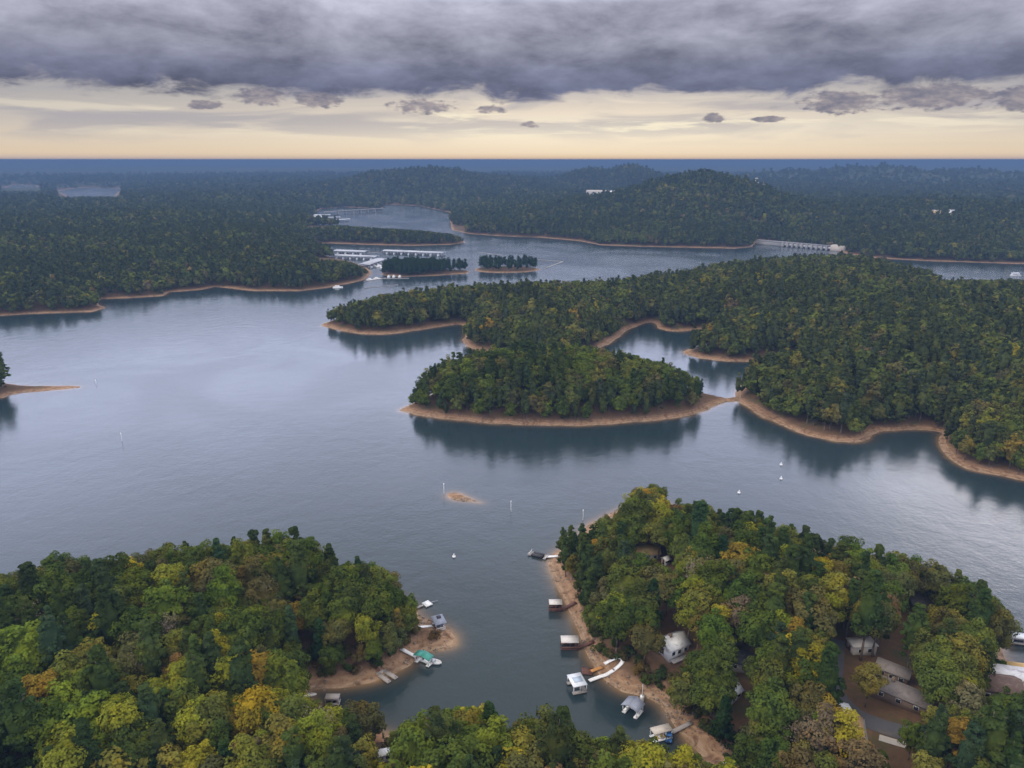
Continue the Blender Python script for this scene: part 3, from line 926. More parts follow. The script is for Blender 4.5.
def plank(root, name, a, b, w, mat, z=0.55):
    pa, pb = loc2(root, G(*a, z)), loc2(root, G(*b, z))
    return ribbon([(*pa, z), ((pa[0] + pb[0]) / 2, (pa[1] + pb[1]) / 2, z), (*pb, z)], w, 0.3).build(name, mat, root)


plank(r_, 'deck', (376, 673.5), (385.5, 669.2), 1.5, M['wood'])
plank(r_, 'finger', (378, 673.4), (389.4, 682), 1.4, M['wood'], 0.553)
plank(r_, 'finger', (384.4, 670.5), (396.5, 678), 1.4, M['wood'], 0.553)
for (x, y) in ((377, 673), (384, 670), (389, 681.6), (396, 677.6)):
    l = loc2(r_, G(x, y, 0.5)); MB().tube((l[0], l[1], -2), (l[0], l[1], 1.1), 0.1, 0.1).build('post', M['brown'], r_)
add_gangway(r_, (380, 671.4), (370, 662), 1.0, M['brown'])
mark('the bare U-shaped pier', 385, 675)
boathouse('half hidden dock with weathered grey flat roof inside the cove', [(325.5, 693.5), (340.5, 693.5), (338.5, 698.8), (325, 699)], 2.4, 'flat', M['wood'], M['wood'], M['wood'])
mark('the grey-roofed dock in the cove', 332, 696)
p = ground_pt(310, 696)
r_ = tag(empty('rowing_boat', (p[0], p[1], p[2] + .1), R(10)), 'upturned pale rowing boat on the sand behind the cove', 'boat')
hb = hull('hull', M['pale_roof'], 4.0, 1.5, 0.6, r_); hb.rotation_euler = (math.pi, 0, 0); hb.location.z = 0.7
MB().box(-1.4, 1.2, -0.06, 0.06, 0.7, 0.8).build('keel', M['wood'], r_)
# docks at the right-hand end of the point
boathouse('white flat-roofed dock jutting into the lake beyond the end of the wooded point', [(1010, 631.6), (1034, 634.5), (1036, 640), (1012, 637.5)], 2.6, 'flat', M['white_metal'], M['wood'], M['white'], gang=((1012, 642), (1003, 645)))
boathouse('dock with dark green flat roof behind the white-topped house', [(1016, 665), (1036, 662), (1042, 669), (1020, 672)], 2.0, 'flat', M['green'], M['white'], M['white'], gang=((1020, 668), (1008, 671)), gmat=M['white'])
mark('the white end dock', 1016, 637)


# ------------------------------------------------------------------ houses
def house(label, px, py, ang, L, Wd, wallh, roof, roofmat, wallmat, rise=1.8, chimney=False, deck=None, cat='house', name='house', zoff=0.0, sink=1.2):
    """px, py: bearing of the middle of the eaves-height plan"""
    g_ = ground_pt(px, py + wallh * 2.0)
    p = G(px, py, g_[2] + wallh)
    zb = gz_at(p[0], p[1])
    root = tag(empty(name, (p[0], p[1], zb + zoff), R(ang)), label, cat)
    x0, x1, y0, y1 = -L / 2, L / 2, -Wd / 2, Wd / 2
    w = MB().box(x0, x1, y0, y1, -sink, wallh)
    if roof == 'gable':
        for xe, s in ((x0, 1), (x1, -1)):
            w.add([(xe, y0, wallh), (xe, y1, wallh), (xe, 0, wallh + rise - 0.02), (xe + 0.02 * s, 0, wallh)], (), [(0, 1, 2)] if s < 0 else [(1, 0, 2)])
    w.build('wall', wallmat, root)
    if roof == 'gable':
        rf = MB().gable(x0, x1, y0, y1, wallh + 0.01, rise, 0.14, 0.45).build('roof', roofmat, root)
    elif roof == 'hip':
        rf = MB().hip(x0, x1, y0, y1, wallh + 0.17, rise, 0.5, 0.45).build('roof', roofmat, root)
    else:
        rf = MB().slab([(x0 - .3, y0 - .3, wallh + .3), (x1 + .3, y0 - .3, wallh + .3), (x1 + .3, y1 + .3, wallh + .3), (x0 - .3, y1 + .3, wallh + .3)], 0.28).build('roof', roofmat, root)
    if chimney:
        MB().box(x0 + L * .3, x0 + L * .3 + 0.8, -0.4, 0.4, wallh + rise * .4, wallh + rise + 1.0).build('chimney', M['siding_brown'], rf)
    for sy, yy in ((-1, y0), (1, y1)):
        for t in ((0.2, 0.5, 0.8) if L > 7 else (0.3, 0.7)):
            xm = x0 + L * t
            f = MB().box(xm - 0.65, xm + 0.65, yy - 0.04, yy + 0.04, 0.9, 2.2).build('window', M['white'], root)
            MB().box(xm - 0.55, xm + 0.55, yy - 0.06, yy + 0.06, 1.0, 2.1).build('pane', M['glass'], f)
    MB().box(x0 - 0.05, x0 + 0.03, -0.5, 0.5, 0.0, 2.1).build('door', M['brown'], root)
    if deck:
        MB().box(x0, x1, y0 - deck, y0 - 0.05, -0.2, 0.0).build('deck', M['wood'], root)
    return root


house('white-roofed house showing between trees above the looping walkway', 673, 640, 28, 7.6, 6.4, 3.2, 'gable', M['white'], M['white'], 2.0, True, 2.0)
mark('the white-roofed house', 673, 640)
house('house with golden tan roof among the trees near the top of the wooded point', 646, 550, 8, 9.0, 5.0, 3.0, 'gable', M['tan'], M['siding'], 2.0)
mark('the tan-roofed house', 646, 550)
house('tiny white shed just beside the golden tan roof', 666, 558, 30, 2.2, 2.0, 2.2, 'gable', M['white'], M['white'], 0.7, cat='shed', name='garden_shed')
house('grey hip-roofed house near the lakeside edge of the wooded point', 924, 602, -14, 8.5, 7.5, 3.2, 'hip', M['shingle'], M['siding_brown'], 2.0)
mark('the grey hip-roofed house', 924, 602)
house('long house with grey brown roof running diagonally beside the lane', 902, 690, -40, 14, 6.0, 3.0, 'gable', M['shingle'], M['siding_brown'], 1.8, True)
mark('the long diagonal house', 902, 690)
house('smaller outbuilding with grey brown roof behind the long diagonal house', 894, 669, -40, 8.0, 4.5, 2.8, 'gable', M['shingle'], M['siding_brown'], 1.4, cat='outbuilding', name='outbuilding')
house('house with patchy white and brown roof at the end of the point', 996, 684, -12, 11, 7.5, 3.2, 'gable', M['shingle_brown'], M['siding_brown'], 1.8, False, 2.5)
house('lakeside wing with patchy white roof joining the brown house', 1003, 674, -14, 12.5, 6.0, 3.3, 'flat', M['patchy'], M['siding'], 0.3, cat='building', name='house_wing')
house('tan-roofed building beyond the patchy white roof by the shore', 1019, 671, -14, 9, 5.0, 2.6, 'gable', M['tan'], M['siding_brown'], 1.2, cat='outbuilding', name='outbuilding')
mark('the patchy-roofed house', 998, 680)
house('small white-roofed garage at the bend of the lane', 839, 710, 20, 5.0, 4.5, 2.6, 'gable', M['white_metal'], M['white'], 1.2, cat='garage', name='garage')
mark('the white garage', 839, 710)
house('house with orange tan roof between the garage and the driveway', 852, 727, 70, 9.0, 5.0, 3.0, 'gable', simple('faded_orange_roof', (0.42, 0.26, 0.15), 0.85, var=.2, dirt=(0.5, 0.36, 0.24)), M['siding'], 1.2)
house('pale flat-roofed cabin half hidden up the lane', 862, 643, 5, 7.0, 4.0, 2.8, 'flat', M['pale_roof'], M['siding'], 0.3, cat='cabin', name='cabin')
mark('the pale cabin up the lane', 862, 643)
house('little cottage with white gabled roof below the dark slate house', 731, 688, 35, 4.6, 4.2, 2.6, 'gable', M['white_metal'], M['white'], 1.4, cat='cottage', name='cottage')
house('house with dark slate roof in the middle of the wooded point', 737, 655, -25, 8.5, 6.0, 3.0, 'gable', M['shingle_dark'], M['siding'], 1.9, True)
mark('the dark slate-roofed house', 737, 655)
house('white garden shed under yellow trees west of the lane', 787, 683, 15, 3.2, 2.8, 2.4, 'gable', M['white_metal'], M['white'], 0.9, cat='shed', name='garden_shed')
mark('the white shed by the lane', 787, 683)
house('cabin with rusty orange roof in the clearing behind the cove trees', 367, 738, 12, 7.0, 5.0, 2.8, 'gable', simple('rusty_roof', (0.36, 0.19, 0.10), 0.85, var=.3, dirt=(0.22, 0.13, 0.09)), M['siding_brown'], 1.3, cat='cabin', name='cabin')
mark('the rusty-roofed cabin', 367, 738)
house('low white-roofed shed in front of the rusty orange cabin', 384, 754, 15, 4.2, 1.8, 2.2, 'flat', M['white'], M['siding'], 0.3, cat='shed', name='garden_shed')
p = ground_pt(935, 682)
r_ = tag(empty('utility_pole', tuple(p)), 'pole with a pale lamp head standing behind the long diagonal house', 'utility pole')
MB().tube((0, 0, -0.5), (0, 0, 9.0), 0.16, 0.11).build('pole', M['brown'], r_); MB().box(-0.9, 0.9, -0.08, 0.08, 8.2, 8.4).build('crossarm', M['wood'], r_); MB().box(-0.3, 0.3, -0.3, 0.3, 8.6, 9.5).build('lamp_head', M['white'], r_)

# ------------------------------------------------------------------ markers and buoys on the lake
for (px, py, h, lab) in ((444, 494, 5.5, 'slim white marker pole standing off the blunt end of the sandbar'), (511, 512, 5.5, 'slim white marker pole past the tapering tail of the sandbar'),
                         (583, 520, 5.0, 'slim white marker pole just off the tree-topped point'), (122, 441, 5.0, 'lone white marker pole in the open water below the sandy spit'), (96, 383.5, 3.0, 'tiny white marker beyond the sandy spit')):
    p = G(px, py)
    r_ = tag(empty('channel_marker', tuple(p)), lab, 'marker', 'white channel markers on the lake')
    MB().tube((0, 0, -3), (0, 0, h), 0.10, 0.09).build('pole', M['white'], r_)
    MB().box(-0.22, 0.22, -0.06, 0.06, h - 0.9, h - 0.1).build('sign_board', M['white'], r_)
for (px, py, lab) in ((454, 557, 'small white buoy alone in the channel mouth'), (739, 493, 'white buoy behind the tree-topped point'), (781, 465, 'upper of two white buoys below the headland'), (781, 479, 'lower of two white buoys below the headland')):
    p = G(px, py)
    r_ = tag(empty('mooring_buoy', tuple(p)), lab, 'buoy', 'white buoys on the lake')
    MB().tube((0, 0, -0.3), (0, 0, 0.5), 0.65, 0.65, 12).build('float', M['white'], r_)
    MB().tube((0, 0, 0.5), (0, 0, 1.5), 0.3, 0.12, 10).build('top_cone', M['white'], r_)

# ------------------------------------------------------------------ cove dock, marina, dam, bridge, far buildings
boathouse('small white-roofed boathouse in the headland cove', [(697, 342), (704.5, 341.6), (705.5, 345.4), (697.5, 346)], 4.0, 'hip', M['white_metal'], M['white'], M['white'], rise=1.2, gang=((704, 347), (710, 345)))


def marina_shed(label, c4, z=5.0):
    c, ang, L, Wd = rect_from(c4, z)
    root = tag(empty('marina_shed', (c[0], c[1], 0), ang), label, 'covered dock', 'long white-roofed covered docks of the marina')
    MB().gable(-L / 2, L / 2, -Wd / 2, Wd / 2, z - 0.5, 1.0, 0.2, 0.6).build('roof', M['marina_roof'], root)
    MB().box(-L / 2, L / 2, -0.9, 0.9, 0.2, 0.6).build('walkway', M['concrete'], root)
    n = max(int(L / 12), 3)
    for i in range(n + 1):
        x = -L / 2 + 1 + (L - 2) * i / n
        f = MB().box(x - 0.5, x + 0.5, -Wd / 2, Wd / 2, 0.22, 0.58).build('finger', M['concrete'], root)
        for yy in (-Wd / 2 + .4, Wd / 2 - .4):
            MB().box(x - 0.15, x + 0.15, yy - .15, yy + .15, 0.58, z - 0.6).build('post', M['steel'], f)
    return root, c, ang, L, Wd


SHEDS = [marina_shed('short covered dock against the upper wooded peninsula', [(336, 249.2), (367, 250.4), (367, 251.7), (336, 250.5)]),
         marina_shed('longest covered dock stretching out along the upper wooded peninsula', [(385, 249.3), (444, 251.6), (444, 252.9), (385, 250.6)]),
         marina_shed('covered dock tucked behind the trees of the far left shore', [(328, 253.6), (377, 255.4), (377, 256.8), (328, 255)]),
         marina_shed('wide slanting covered dock at the marina entrance', [(361, 263.6), (379, 257.8), (383.5, 259), (366, 265)])]
k = 0
BOATG = 'small white boats moored at the marina'
shed_say = ('short covered dock', 'longest covered dock', 'tucked-away covered dock', 'slanting covered dock')


def tiny_boat(x, y, a, L, label, cab=True):
    m = MB()
    w = L * .17
    m.add([(-L / 2, -w, 0), (L * .25, -w, 0), (L / 2, 0, 0.2), (L * .25, w, 0), (-L / 2, w, 0), (-L / 2, -w, 1.2), (L * .25, -w, 1.3), (L / 2, 0, 1.5), (L * .25, w, 1.3), (-L / 2, w, 1.2)],
          [(0, 1, 6, 5), (1, 2, 7, 6), (2, 3, 8, 7), (3, 4, 9, 8), (4, 0, 5, 9), (5, 6, 8, 9)], [(6, 7, 8)])
    if cab:
        m.box(-L * .3, L * .15, -w * .75, w * .75, 1.2, 2.6)
    o = m.build('moored_boat', M['white'])
    o.location = (x, y, -0.2); o.rotation_euler = (0, 0, a)
    return tag(o, label, 'boat', BOATG)


ORD = ('first', 'second', 'third', 'fourth', 'fifth', 'sixth', 'seventh', 'eighth', 'ninth', 'tenth', 'eleventh', 'twelfth', 'thirteenth', 'fourteenth')
for si, (root, c, ang, L, Wd) in enumerate(SHEDS):
    n = max(int(L / 12), 3)
    for i in range(n):
        x = -L / 2 + 1 + (L - 2) * (i + 0.5) / n
        yy = -Wd / 2 + 1.5
        wx = c[0] + x * math.cos(ang) - yy * math.sin(ang); wy = c[1] + x * math.sin(ang) + yy * math.cos(ang)
        tiny_boat(wx, wy, ang - math.pi / 2, 7.0, f'small white boat, {ORD[i]} slip from the left under the {shed_say[si]}')


def floating_dock(label, pts, w=2.5):
    g3 = G([p[0] for p in pts], [p[1] for p in pts], 0.5)
    o = ribbon(np.vstack([g3[0]] + [g3[i] * (1 - t) + g3[i + 1] * t for i in range(len(g3) - 1) for t in (0.33, 0.66, 1.0)]), w, 0.5).build('floating_dock', M['concrete'])
    return tag(o, label, 'floating dock')


floating_dock('white T-shaped outer dock at the marina entrance', [(364, 281.2), (386, 277.8)], 4)
floating_dock('narrow floating dock running past the island trees', [(384, 278.4), (409, 278)], 3.5)
floating_dock('low dark log breakwater outside the marina docks', [(364, 288), (380, 286.3), (398, 284.6)], 1.6)
floating_dock('connecting dock between the two long covered docks', [(368, 252.4), (384, 252)], 2.0)
floating_dock('V-shaped floating breakwater off the small pine island', [(538, 259.5), (563, 261.4), (544, 268.6)], 2.6)
floating_dock('short floating boom above the small pine island', [(477, 252), (502, 255)], 2.0)
for i, (x, y, a, L) in enumerate(((370, 280, 8, 9), (377, 279, 8, 9), (389, 277, 80, 8), (394, 276.8, 80, 8), (400, 276.9, 80, 7), (380, 266.6, 30, 12), (385, 267.6, 30, 13), (389, 266.2, 30, 11), (338, 287.6, 5, 12))):
    p = G(x, y)
    tiny_boat(p[0], p[1], R(a), L, ('white boat lying at the outer end of the T-shaped dock', 'white boat at the middle of the T-shaped dock', 'boat at the near berth of the narrow floating dock', 'boat at the middle berth of the narrow floating dock',
              'boat at the last berth of the narrow floating dock', 'white houseboat beside the slanting covered dock', 'largest white houseboat between covered dock and island trees', 'white houseboat nearest the island trees', 'white boat alone off the far left shore')[i])
p = G(1015.5, 275.5)
r_ = tag(empty('houseboat', tuple(p), R(4)), 'white houseboat alone on the far water behind the headland', 'houseboat')
MB().box(-6.5, 6.5, -2.2, 2.2, 0, 0.9).build('hull', M['white'], r_)
MB().box(-5, 4, -1.9, 1.9, 0.902, 3.4).build('cabin', M['white'], r_)
MB().box(-5.6, 4.6, -2.2, 2.2, 3.42, 3.6).build('roof', M['white_metal'], r_)
for x in (-4, -2, 0, 2):
    MB().box(x - .5, x + .5, -1.94, -1.88, 1.6, 2.8).build('window', M['glass'], r_)

# concrete dam with gate piers and an end block
a, b = G(757, 243.8), G(846, 251.4)
d = b - a; Ld = float(np.hypot(d[0], d[1])); angd = math.atan2(d[1], d[0])
dam = tag(empty('dam', tuple(a), angd), 'long concrete dam with a row of white gate piers across the far water', 'dam')
MB().box(0, Ld * .30, -4, 4, -5, 6.5).build('wall', M['concrete'], dam)
MB().box(Ld * .30 + .01, Ld * .84, -1, 4, -5, 5).build('spillway', simple('dark_gates', (0.12, 0.11, 0.12), .8), dam)
MB().box(0, Ld * .845, -4.5, 4.5, 6.51, 7.8).build('bridge_deck', simple('dam_roadway', (0.24, 0.23, 0.24), .8), dam)
for i in range(10):
    x = Ld * (.30 + .054 * (i + .3))
    MB().box(x - 2.0, x + 2.0, -5.0, -1.05, -5, 6.45).build('pier', M['concrete'], dam)
    MB().box(x + 2.4, x + 7.0, -3.0, -1.05, 2.0, 5.6).build('gate', M['white'], dam)
MB().box(Ld * .85, Ld, -7, 9, -5, 9.5).build('powerhouse', M['beige_roof'], dam)
# road bridge
a, b = G(334, 214.6, 0), G(378, 211.8, 0)
d = b - a; Lb = float(np.hypot(d[0], d[1])); angb = math.atan2(d[1], d[0])
br_ = tag(empty('road_bridge', tuple(a), angb), 'low concrete road bridge on pale piers at the far arm of the lake', 'bridge')
MB().box(-30, Lb + 20, -5, 5, 8, 10).build('deck', M['concrete'], br_)
for i in range(6):
    x = Lb * (i + .5) / 6
    MB().box(x - 2.5, x + 2.5, -4, 4, -5, 7.99).build('pier', M['concrete'], br_)
# second small marina by the bridge
for i, (x0_, y0_, x1_, y1_) in enumerate(((318, 217, 330, 216.5), (326, 219.5, 340, 219), (336, 222, 349, 221))):
    pa, pb = G(x0_, y0_, 0), G(x1_, y1_, 0)
    d = pb - pa; L = float(np.hypot(d[0], d[1]))
    r_ = tag(empty('marina_shed', tuple(pa), math.atan2(d[1], d[0])), ('covered dock closest to the far bridge', 'middle covered dock below the far bridge', 'lowest covered dock below the far bridge')[i], 'covered dock', 'covered docks below the bridge')
    MB().gable(0, L, -6, 6, 5, 1.2, 0.3, .5).build('roof', M['marina_roof'], r_)
    MB().box(0, L, -1, 1, 0.2, 0.7).build('walkway', M['concrete'], r_)
    for t in (.1, .5, .9):
        MB().box(L * t - .3, L * t + .3, -9, -8.4, 0, 5).build('post', M['steel'], r_)
p = G(319, 220, 0)


def far_building(label, px, py, L, Wd, h, ang, wallmat, roofmat, name='far_building', cat='building', D=None, z=None):
    if D is not None:
        c = at_dist(px, D); p = np.array([c[0], c[1], gz_at(c[0], c[1])])
    else:
        p = ground_pt(px, py)
    base = p[2] + (z or 0)
    root = tag(empty(name, (p[0], p[1], base), R(ang)), label, cat)
    MB().box(-L / 2, L / 2, -Wd / 2, Wd / 2, -6, h).build('wall', wallmat, root)
    MB().gable(-L / 2, L / 2, -Wd / 2, Wd / 2, h + .02, Wd * .14, 0.3, .6).build('roof', roofmat, root)
    return root


def dist_of(px, py, z):
    p = G(px, py, z)
    return float(p[1])


far_building('long pale industrial hall on the shoulder behind the big wooded hill', 603, 186, 105, 30, 16, -12, M['pale_roof'], M['beige_roof'], 'industrial_hall', 'hall', D=2350, z=14)
far_building('smaller white building below the long pale hall, on its left', 597, 194, 26, 14, 14, -10, M['white'], M['white_metal'], D=2150, z=10)
far_building('small white building below the long pale hall, nearer the hilltop', 613, 197, 22, 14, 14, 5, M['white'], M['white_metal'], D=2080, z=10)
far_building('tall white plant tower behind the big wooded hill', 755, 179, 9, 9, 42, 0, M['pale_roof'], M['pale_roof'], 'plant_tower', 'tower', D=3300)
far_building('white plant building next to the tall plant tower', 759, 185, 30, 16, 26, 0, M['pale_roof'], M['white_metal'], 'plant_building', 'building', D=3260)
far_building('tan and white lake house on the far wooded shore', 932, 234, 13, 9, 17, 5, M['tan'], M['pale_roof'], 'lake_house', 'house', D=1500, z=6)
far_building('small white lake house beside the tan one on the far shore', 947, 234, 8, 7, 17, 5, M['white'], M['shingle'], 'lake_house', 'house', D=1500, z=6)
far_building('white waterside building by the far bridge', 318, 219, 18, 12, 10, 0, M['white'], M['white_metal'], 'boat_shop', 'building')

# ------------------------------------------------------------------ trees
def cards(pos, nrm, size, rg):
    """one leaf-clump quad per position, facing its normal"""
    n = len(pos)
    nrm = nrm / (np.linalg.norm(nrm, axis=1)[:, None] + 1e-9)
    a = rg.normal(size=(n, 3))
    u = np.cross(nrm, a); u /= np.linalg.norm(u, axis=1)[:, None] + 1e-9
    w = np.cross(nrm, u)
    su = (size * rg.uniform(.7, 1.3, n))[:, None]; sw = (size * rg.uniform(.6, 1.1, n))[:, None]
    bend = nrm * (size * rg.uniform(-.25, .25, n))[:, None]
    v = np.stack([pos - u * su * .5 - w * sw * .5 + bend, pos + u * su * .55 - w * sw * .35, pos + u * su * .45 + w * sw * .5 + bend, pos - u * su * .5 + w * sw * .4], 1)
    return v.reshape(-1, 3), np.arange(4 * n).reshape(-1, 4)


def blob(c, r, nu=7, nv=4):
    th = np.linspace(0, 2 * math.pi, nu, endpoint=False); ph = np.linspace(-math.pi / 2, math.pi / 2, nv)
    v = np.array([[c[0] + r[0] * math.cos(p) * math.cos(t), c[1] + r[1] * math.cos(p) * math.sin(t), c[2] + r[2] * math.sin(p)] for p in ph for t in th])
    q = [(i * nu + j, i * nu + (j + 1) % nu, (i + 1) * nu + (j + 1) % nu, (i + 1) * nu + j) for i in range(nv - 1) for j in range(nu)]
    return v, np.array(q)


def crown_cloud(centers, radii, per, card, rg, cc, core=None, flat=1.0):
    P, N = [], []
    for c, r in zip(centers, radii):
        d = rg.normal(size=(per, 3)); d[:, 2] += 0.35
        d /= np.linalg.norm(d, axis=1)[:, None]
        rad = r * rg.uniform(.72, 1.08, per)[:, None]
        pp = c + d * rad * np.array([1, 1, flat])
        outw = (c - cc) / (np.linalg.norm(c - cc) + 1e-6)
        N.append(d * .9 + outw * .5 + rg.normal(size=(per, 3)) * .38 + np.array([0, 0, .25])); P.append(pp)
    P, N = np.vstack(P), np.vstack(N)
    v, q = cards(P, N, np.full(len(P), card), rg)
    if core is not None:
        bv, bq = blob(cc, core)
        q = np.vstack([q, bq + len(v)]); v = np.vstack([v, bv])
    return v, q


def crown_broad(rg, ncl, per, card, core=True, wide=1.0):
    Rx, Rz = rg.uniform(4.0, 4.9) * wide, rg.uniform(5.8, 6.9)
    cc = np.array([0, 0, rg.uniform(10.3, 11.3)])
    d = rg.normal(size=(ncl, 3)); d[:, 2] = np.abs(d[:, 2]) * 1.1 - .45
    d /= np.linalg.norm(d, axis=1)[:, None]
    cen = cc + d * np.array([Rx, Rx, Rz]) * rg.uniform(.55, 1.0, ncl)[:, None] * (1 + .14 * np.sin(d[:, :1] * 5 + rg.uniform(0, 6)))
    rad = rg.uniform(.95, 1.75, ncl)
    return crown_cloud(cen, rad, per, card, rg, cc, (Rx * .68, Rx * .68, Rz * .66) if core else None, .8)


def crown_pine(rg, ncl, per, card, core=True):
    t = rg.uniform(0, 1, ncl) ** .8
    z = 6.5 + t * 15.5
    prof = 4.3 * (1 - t) ** .52 * (0.75 + .25 * np.sin(t * 9 + rg.uniform(0, 6))) + .35
    a = rg.uniform(0, 2 * math.pi, ncl)
    rr_ = prof * rg.uniform(.5, 1, ncl)
    cen = np.stack([np.cos(a) * rr_, np.sin(a) * rr_, z], 1)
    rad = rg.uniform(.8, 1.35, ncl) * (1 - .35 * t)
    return crown_cloud(cen, rad, per, card, rg, np.array([0, 0, 13.0]), (2.3, 2.3, 6.2) if core else None, .55)


def crown_spire(rg, ncl, per, card, core=True):
    t = rg.uniform(0, 1, ncl) ** .7
    z = 3 + t * 15
    prof = 3.0 * (1 - t) ** .8 + .2
    a = rg.uniform(0, 2 * math.pi, ncl)
    rr_ = prof * rg.uniform(.6, 1, ncl)
    cen = np.stack([np.cos(a) * rr_, np.sin(a) * rr_, z], 1)
    return crown_cloud(cen, rg.uniform(.7, 1.2, ncl) * (1 - .4 * t), per, card, rg, np.array([0, 0, 9.0]), (1.6, 1.6, 5.5) if core else None, .7)


def limb_mesh(rg, h, top, nl, r0=.28, spread=3.2, twigs=0):
    m = MB()
    p0 = Vector((0, 0, -1.0)); segs = 4
    bend = [Vector((rg.uniform(-.35, .35), rg.uniform(-.35, .35), 0)) for _ in range(segs)]
    pts = [p0]
    for i in range(segs):
        pts.append(Vector((0, 0, (i + 1) / segs * top)) + bend[i])
    for i in range(segs):
        m.tube(pts[i], pts[i + 1], r0 * (1 - .2 * i), r0 * (1 - .2 * (i + 1)), 6)
    for k in range(nl):
        z = rg.uniform(.45, .95) * top
        j = min(int(z / top * segs), segs - 1)
        s0 = pts[j].lerp(pts[j + 1], (z / top * segs) - j)
        an_ = rg.uniform(0, 2 * math.pi); ln = spread * rg.uniform(.6, 1.1)
        e = s0 + Vector((math.cos(an_) * ln, math.sin(an_) * ln, ln * rg.uniform(.5, 1.1)))
        m.tube(s0, e, r0 * .4, r0 * .12, 5)
        for t in range(twigs):
            f = s0.lerp(e, rg.uniform(.35, 1))
            e2 = f + Vector((rg.normal() * .9, rg.normal() * .9, rg.uniform(.4, 1.8)))
            m.tube(f, e2, r0 * .13, .02, 4)
    return m


rg = np.random.default_rng(5)
NEAR = {}
NEAR['broadleaf_tree'] = [(np_mesh('trunk', np.vstack(t.v), t.q, t.t), np_mesh('crown', *crown_broad(rg, 56, 92, .44))) for t in [limb_mesh(rg, 18, 11, 5) for _ in range(7)]]
NEAR['autumn_tree'] = [(np_mesh('trunk', np.vstack(t.v), t.q, t.t), np_mesh('crown', *crown_broad(rg, 44, 84, .42, False, .86))) for t in [limb_mesh(rg, 18, 13, 7) for _ in range(6)]]
NEAR['pine_tree'] = [(np_mesh('trunk', np.vstack(t.v), t.q, t.t), np_mesh('crown', *crown_pine(rg, 62, 76, .42))) for t in [limb_mesh(rg, 22, 20, 5, .3, 2.2) for _ in range(5)]]
NEAR['cedar_tree'] = [(np_mesh('trunk', np.vstack(t.v), t.q, t.t), np_mesh('crown', *crown_spire(rg, 60, 60, .4))) for t in [limb_mesh(rg, 18, 16, 2, .25, 1.0) for _ in range(3)]]
NEAR['bare_tree'] = [(np_mesh('trunk', np.vstack(t.v), t.q, t.t), np_mesh('crown', *crown_broad(rg, 34, 12, .24, False, .8))) for t in [limb_mesh(rg, 17, 13, 16, .24, 3.6, 7) for _ in range(3)]]
NEAR['oak_tree'] = [(np_mesh('trunk', np.vstack(t.v), t.q, t.t), np_mesh('crown', *crown_broad(rg, 56, 92, .44, True, 1.08))) for t in [limb_mesh(rg, 18, 11, 5) for _ in range(5)]]
for kind_, lst in NEAR.items():
    for tm, cm in lst:
        tm.materials.append(M_TWIG if kind_ == 'bare_tree' else M_BARK)
        cm.materials.append(M_TWIG if kind_ == 'bare_tree' else M_LEAF)


def one_mesh(trunk, crown):
    """trunk and crown in one mesh, for trees a few pixels tall"""
    tv = np.vstack(trunk.v); cv, cq = crown
    nt = len(trunk.q)
    q = np.vstack([np.array(trunk.q), cq + len(tv)])
    me = np_mesh('tree', np.vstack([tv, cv]), q, trunk.t)
    me.materials.append(M_BARK); me.materials.append(M_LEAF)
    mi = np.zeros(len(me.polygons), np.int32); mi[nt:len(q)] = 1
    me.polygons.foreach_set('material_index', mi)
    return me


MID = {
    'broadleaf_tree': [one_mesh(limb_mesh(rg, 18, 10, 3), crown_broad(rg, 42, 36, .75)) for _ in range(6)],
    'autumn_tree': [one_mesh(limb_mesh(rg, 18, 12, 5), crown_broad(rg, 34, 34, .72, True, .88)) for _ in range(4)],
    'pine_tree': [one_mesh(limb_mesh(rg, 22, 20, 4, .3, 2.0), crown_pine(rg, 42, 34, .72)) for _ in range(5)],
}
MID['oak_tree'] = MID['broadleaf_tree'][3:] + [one_mesh(limb_mesh(rg, 18, 10, 3), crown_broad(rg, 42, 36, .75, True, 1.1)) for _ in range(3)]
MIDB = [crown_broad(rg, 40, 36, .72) for _ in range(5)]
MIDP = [crown_pine(rg, 40, 34, .7) for _ in range(4)]
MID['shrub'] = []
for _ in range(4):
    n_ = 9
    cen = np.c_[rg.normal(0, .75, n_), rg.normal(0, .75, n_), rg.uniform(.4, 1.7, n_)]
    me_ = np_mesh('shrub', *crown_cloud(cen, rg.uniform(.55, .95, n_), 46, .34, rg, np.array([0, 0, .6]), (.9, .9, .9), .9))
    me_.materials.append(M_LEAF); MID['shrub'].append(me_)
FARB = [crown_broad(rg, 20, 9, 1.6) for _ in range(6)]
FARP = [crown_pine(rg, 20, 9, 1.45) for _ in range(5)]
TINYB = [crown_broad(rg, 9, 4, 3.6, True, 1.15) for _ in range(5)]
TINYP = [crown_pine(rg, 8, 4, 3.2) for _ in range(4)]

PAL = {
    'broadleaf_tree': [((.052, .077, .017), 'deep green'), ((.070, .098, .018), 'mid green'), ((.094, .126, .020), 'fresh green')],
    'oak_tree': [((.090, .108, .024), 'olive'), ((.075, .080, .030), 'dull brown-green'), ((.104, .100, .036), 'tan-green')],
    'autumn_tree': [((.225, .205, .020), 'bright yellow'), ((.150, .170, .020), 'lime yellow'), ((.205, .140, .022), 'golden orange'), ((.140, .136, .028), 'yellowing olive'), ((.125, .085, .042), 'rust brown'), ((.15, .12, .07), 'faded tan')],
    'pine_tree': [((.033, .053, .017), 'dark'), ((.048, .069, .020), 'mid green'), ((.032, .054, .025), 'bluish dark')],
    'cedar_tree': [((.020, .042, .016), 'very dark'), ((.11, .085, .026), 'bronze')],
    'bare_tree': [((.2, .17, .15), 'pale grey')],
    'shrub': [((.05, .07, .02), 'green'), ((.09, .075, .03), 'brownish')],
}
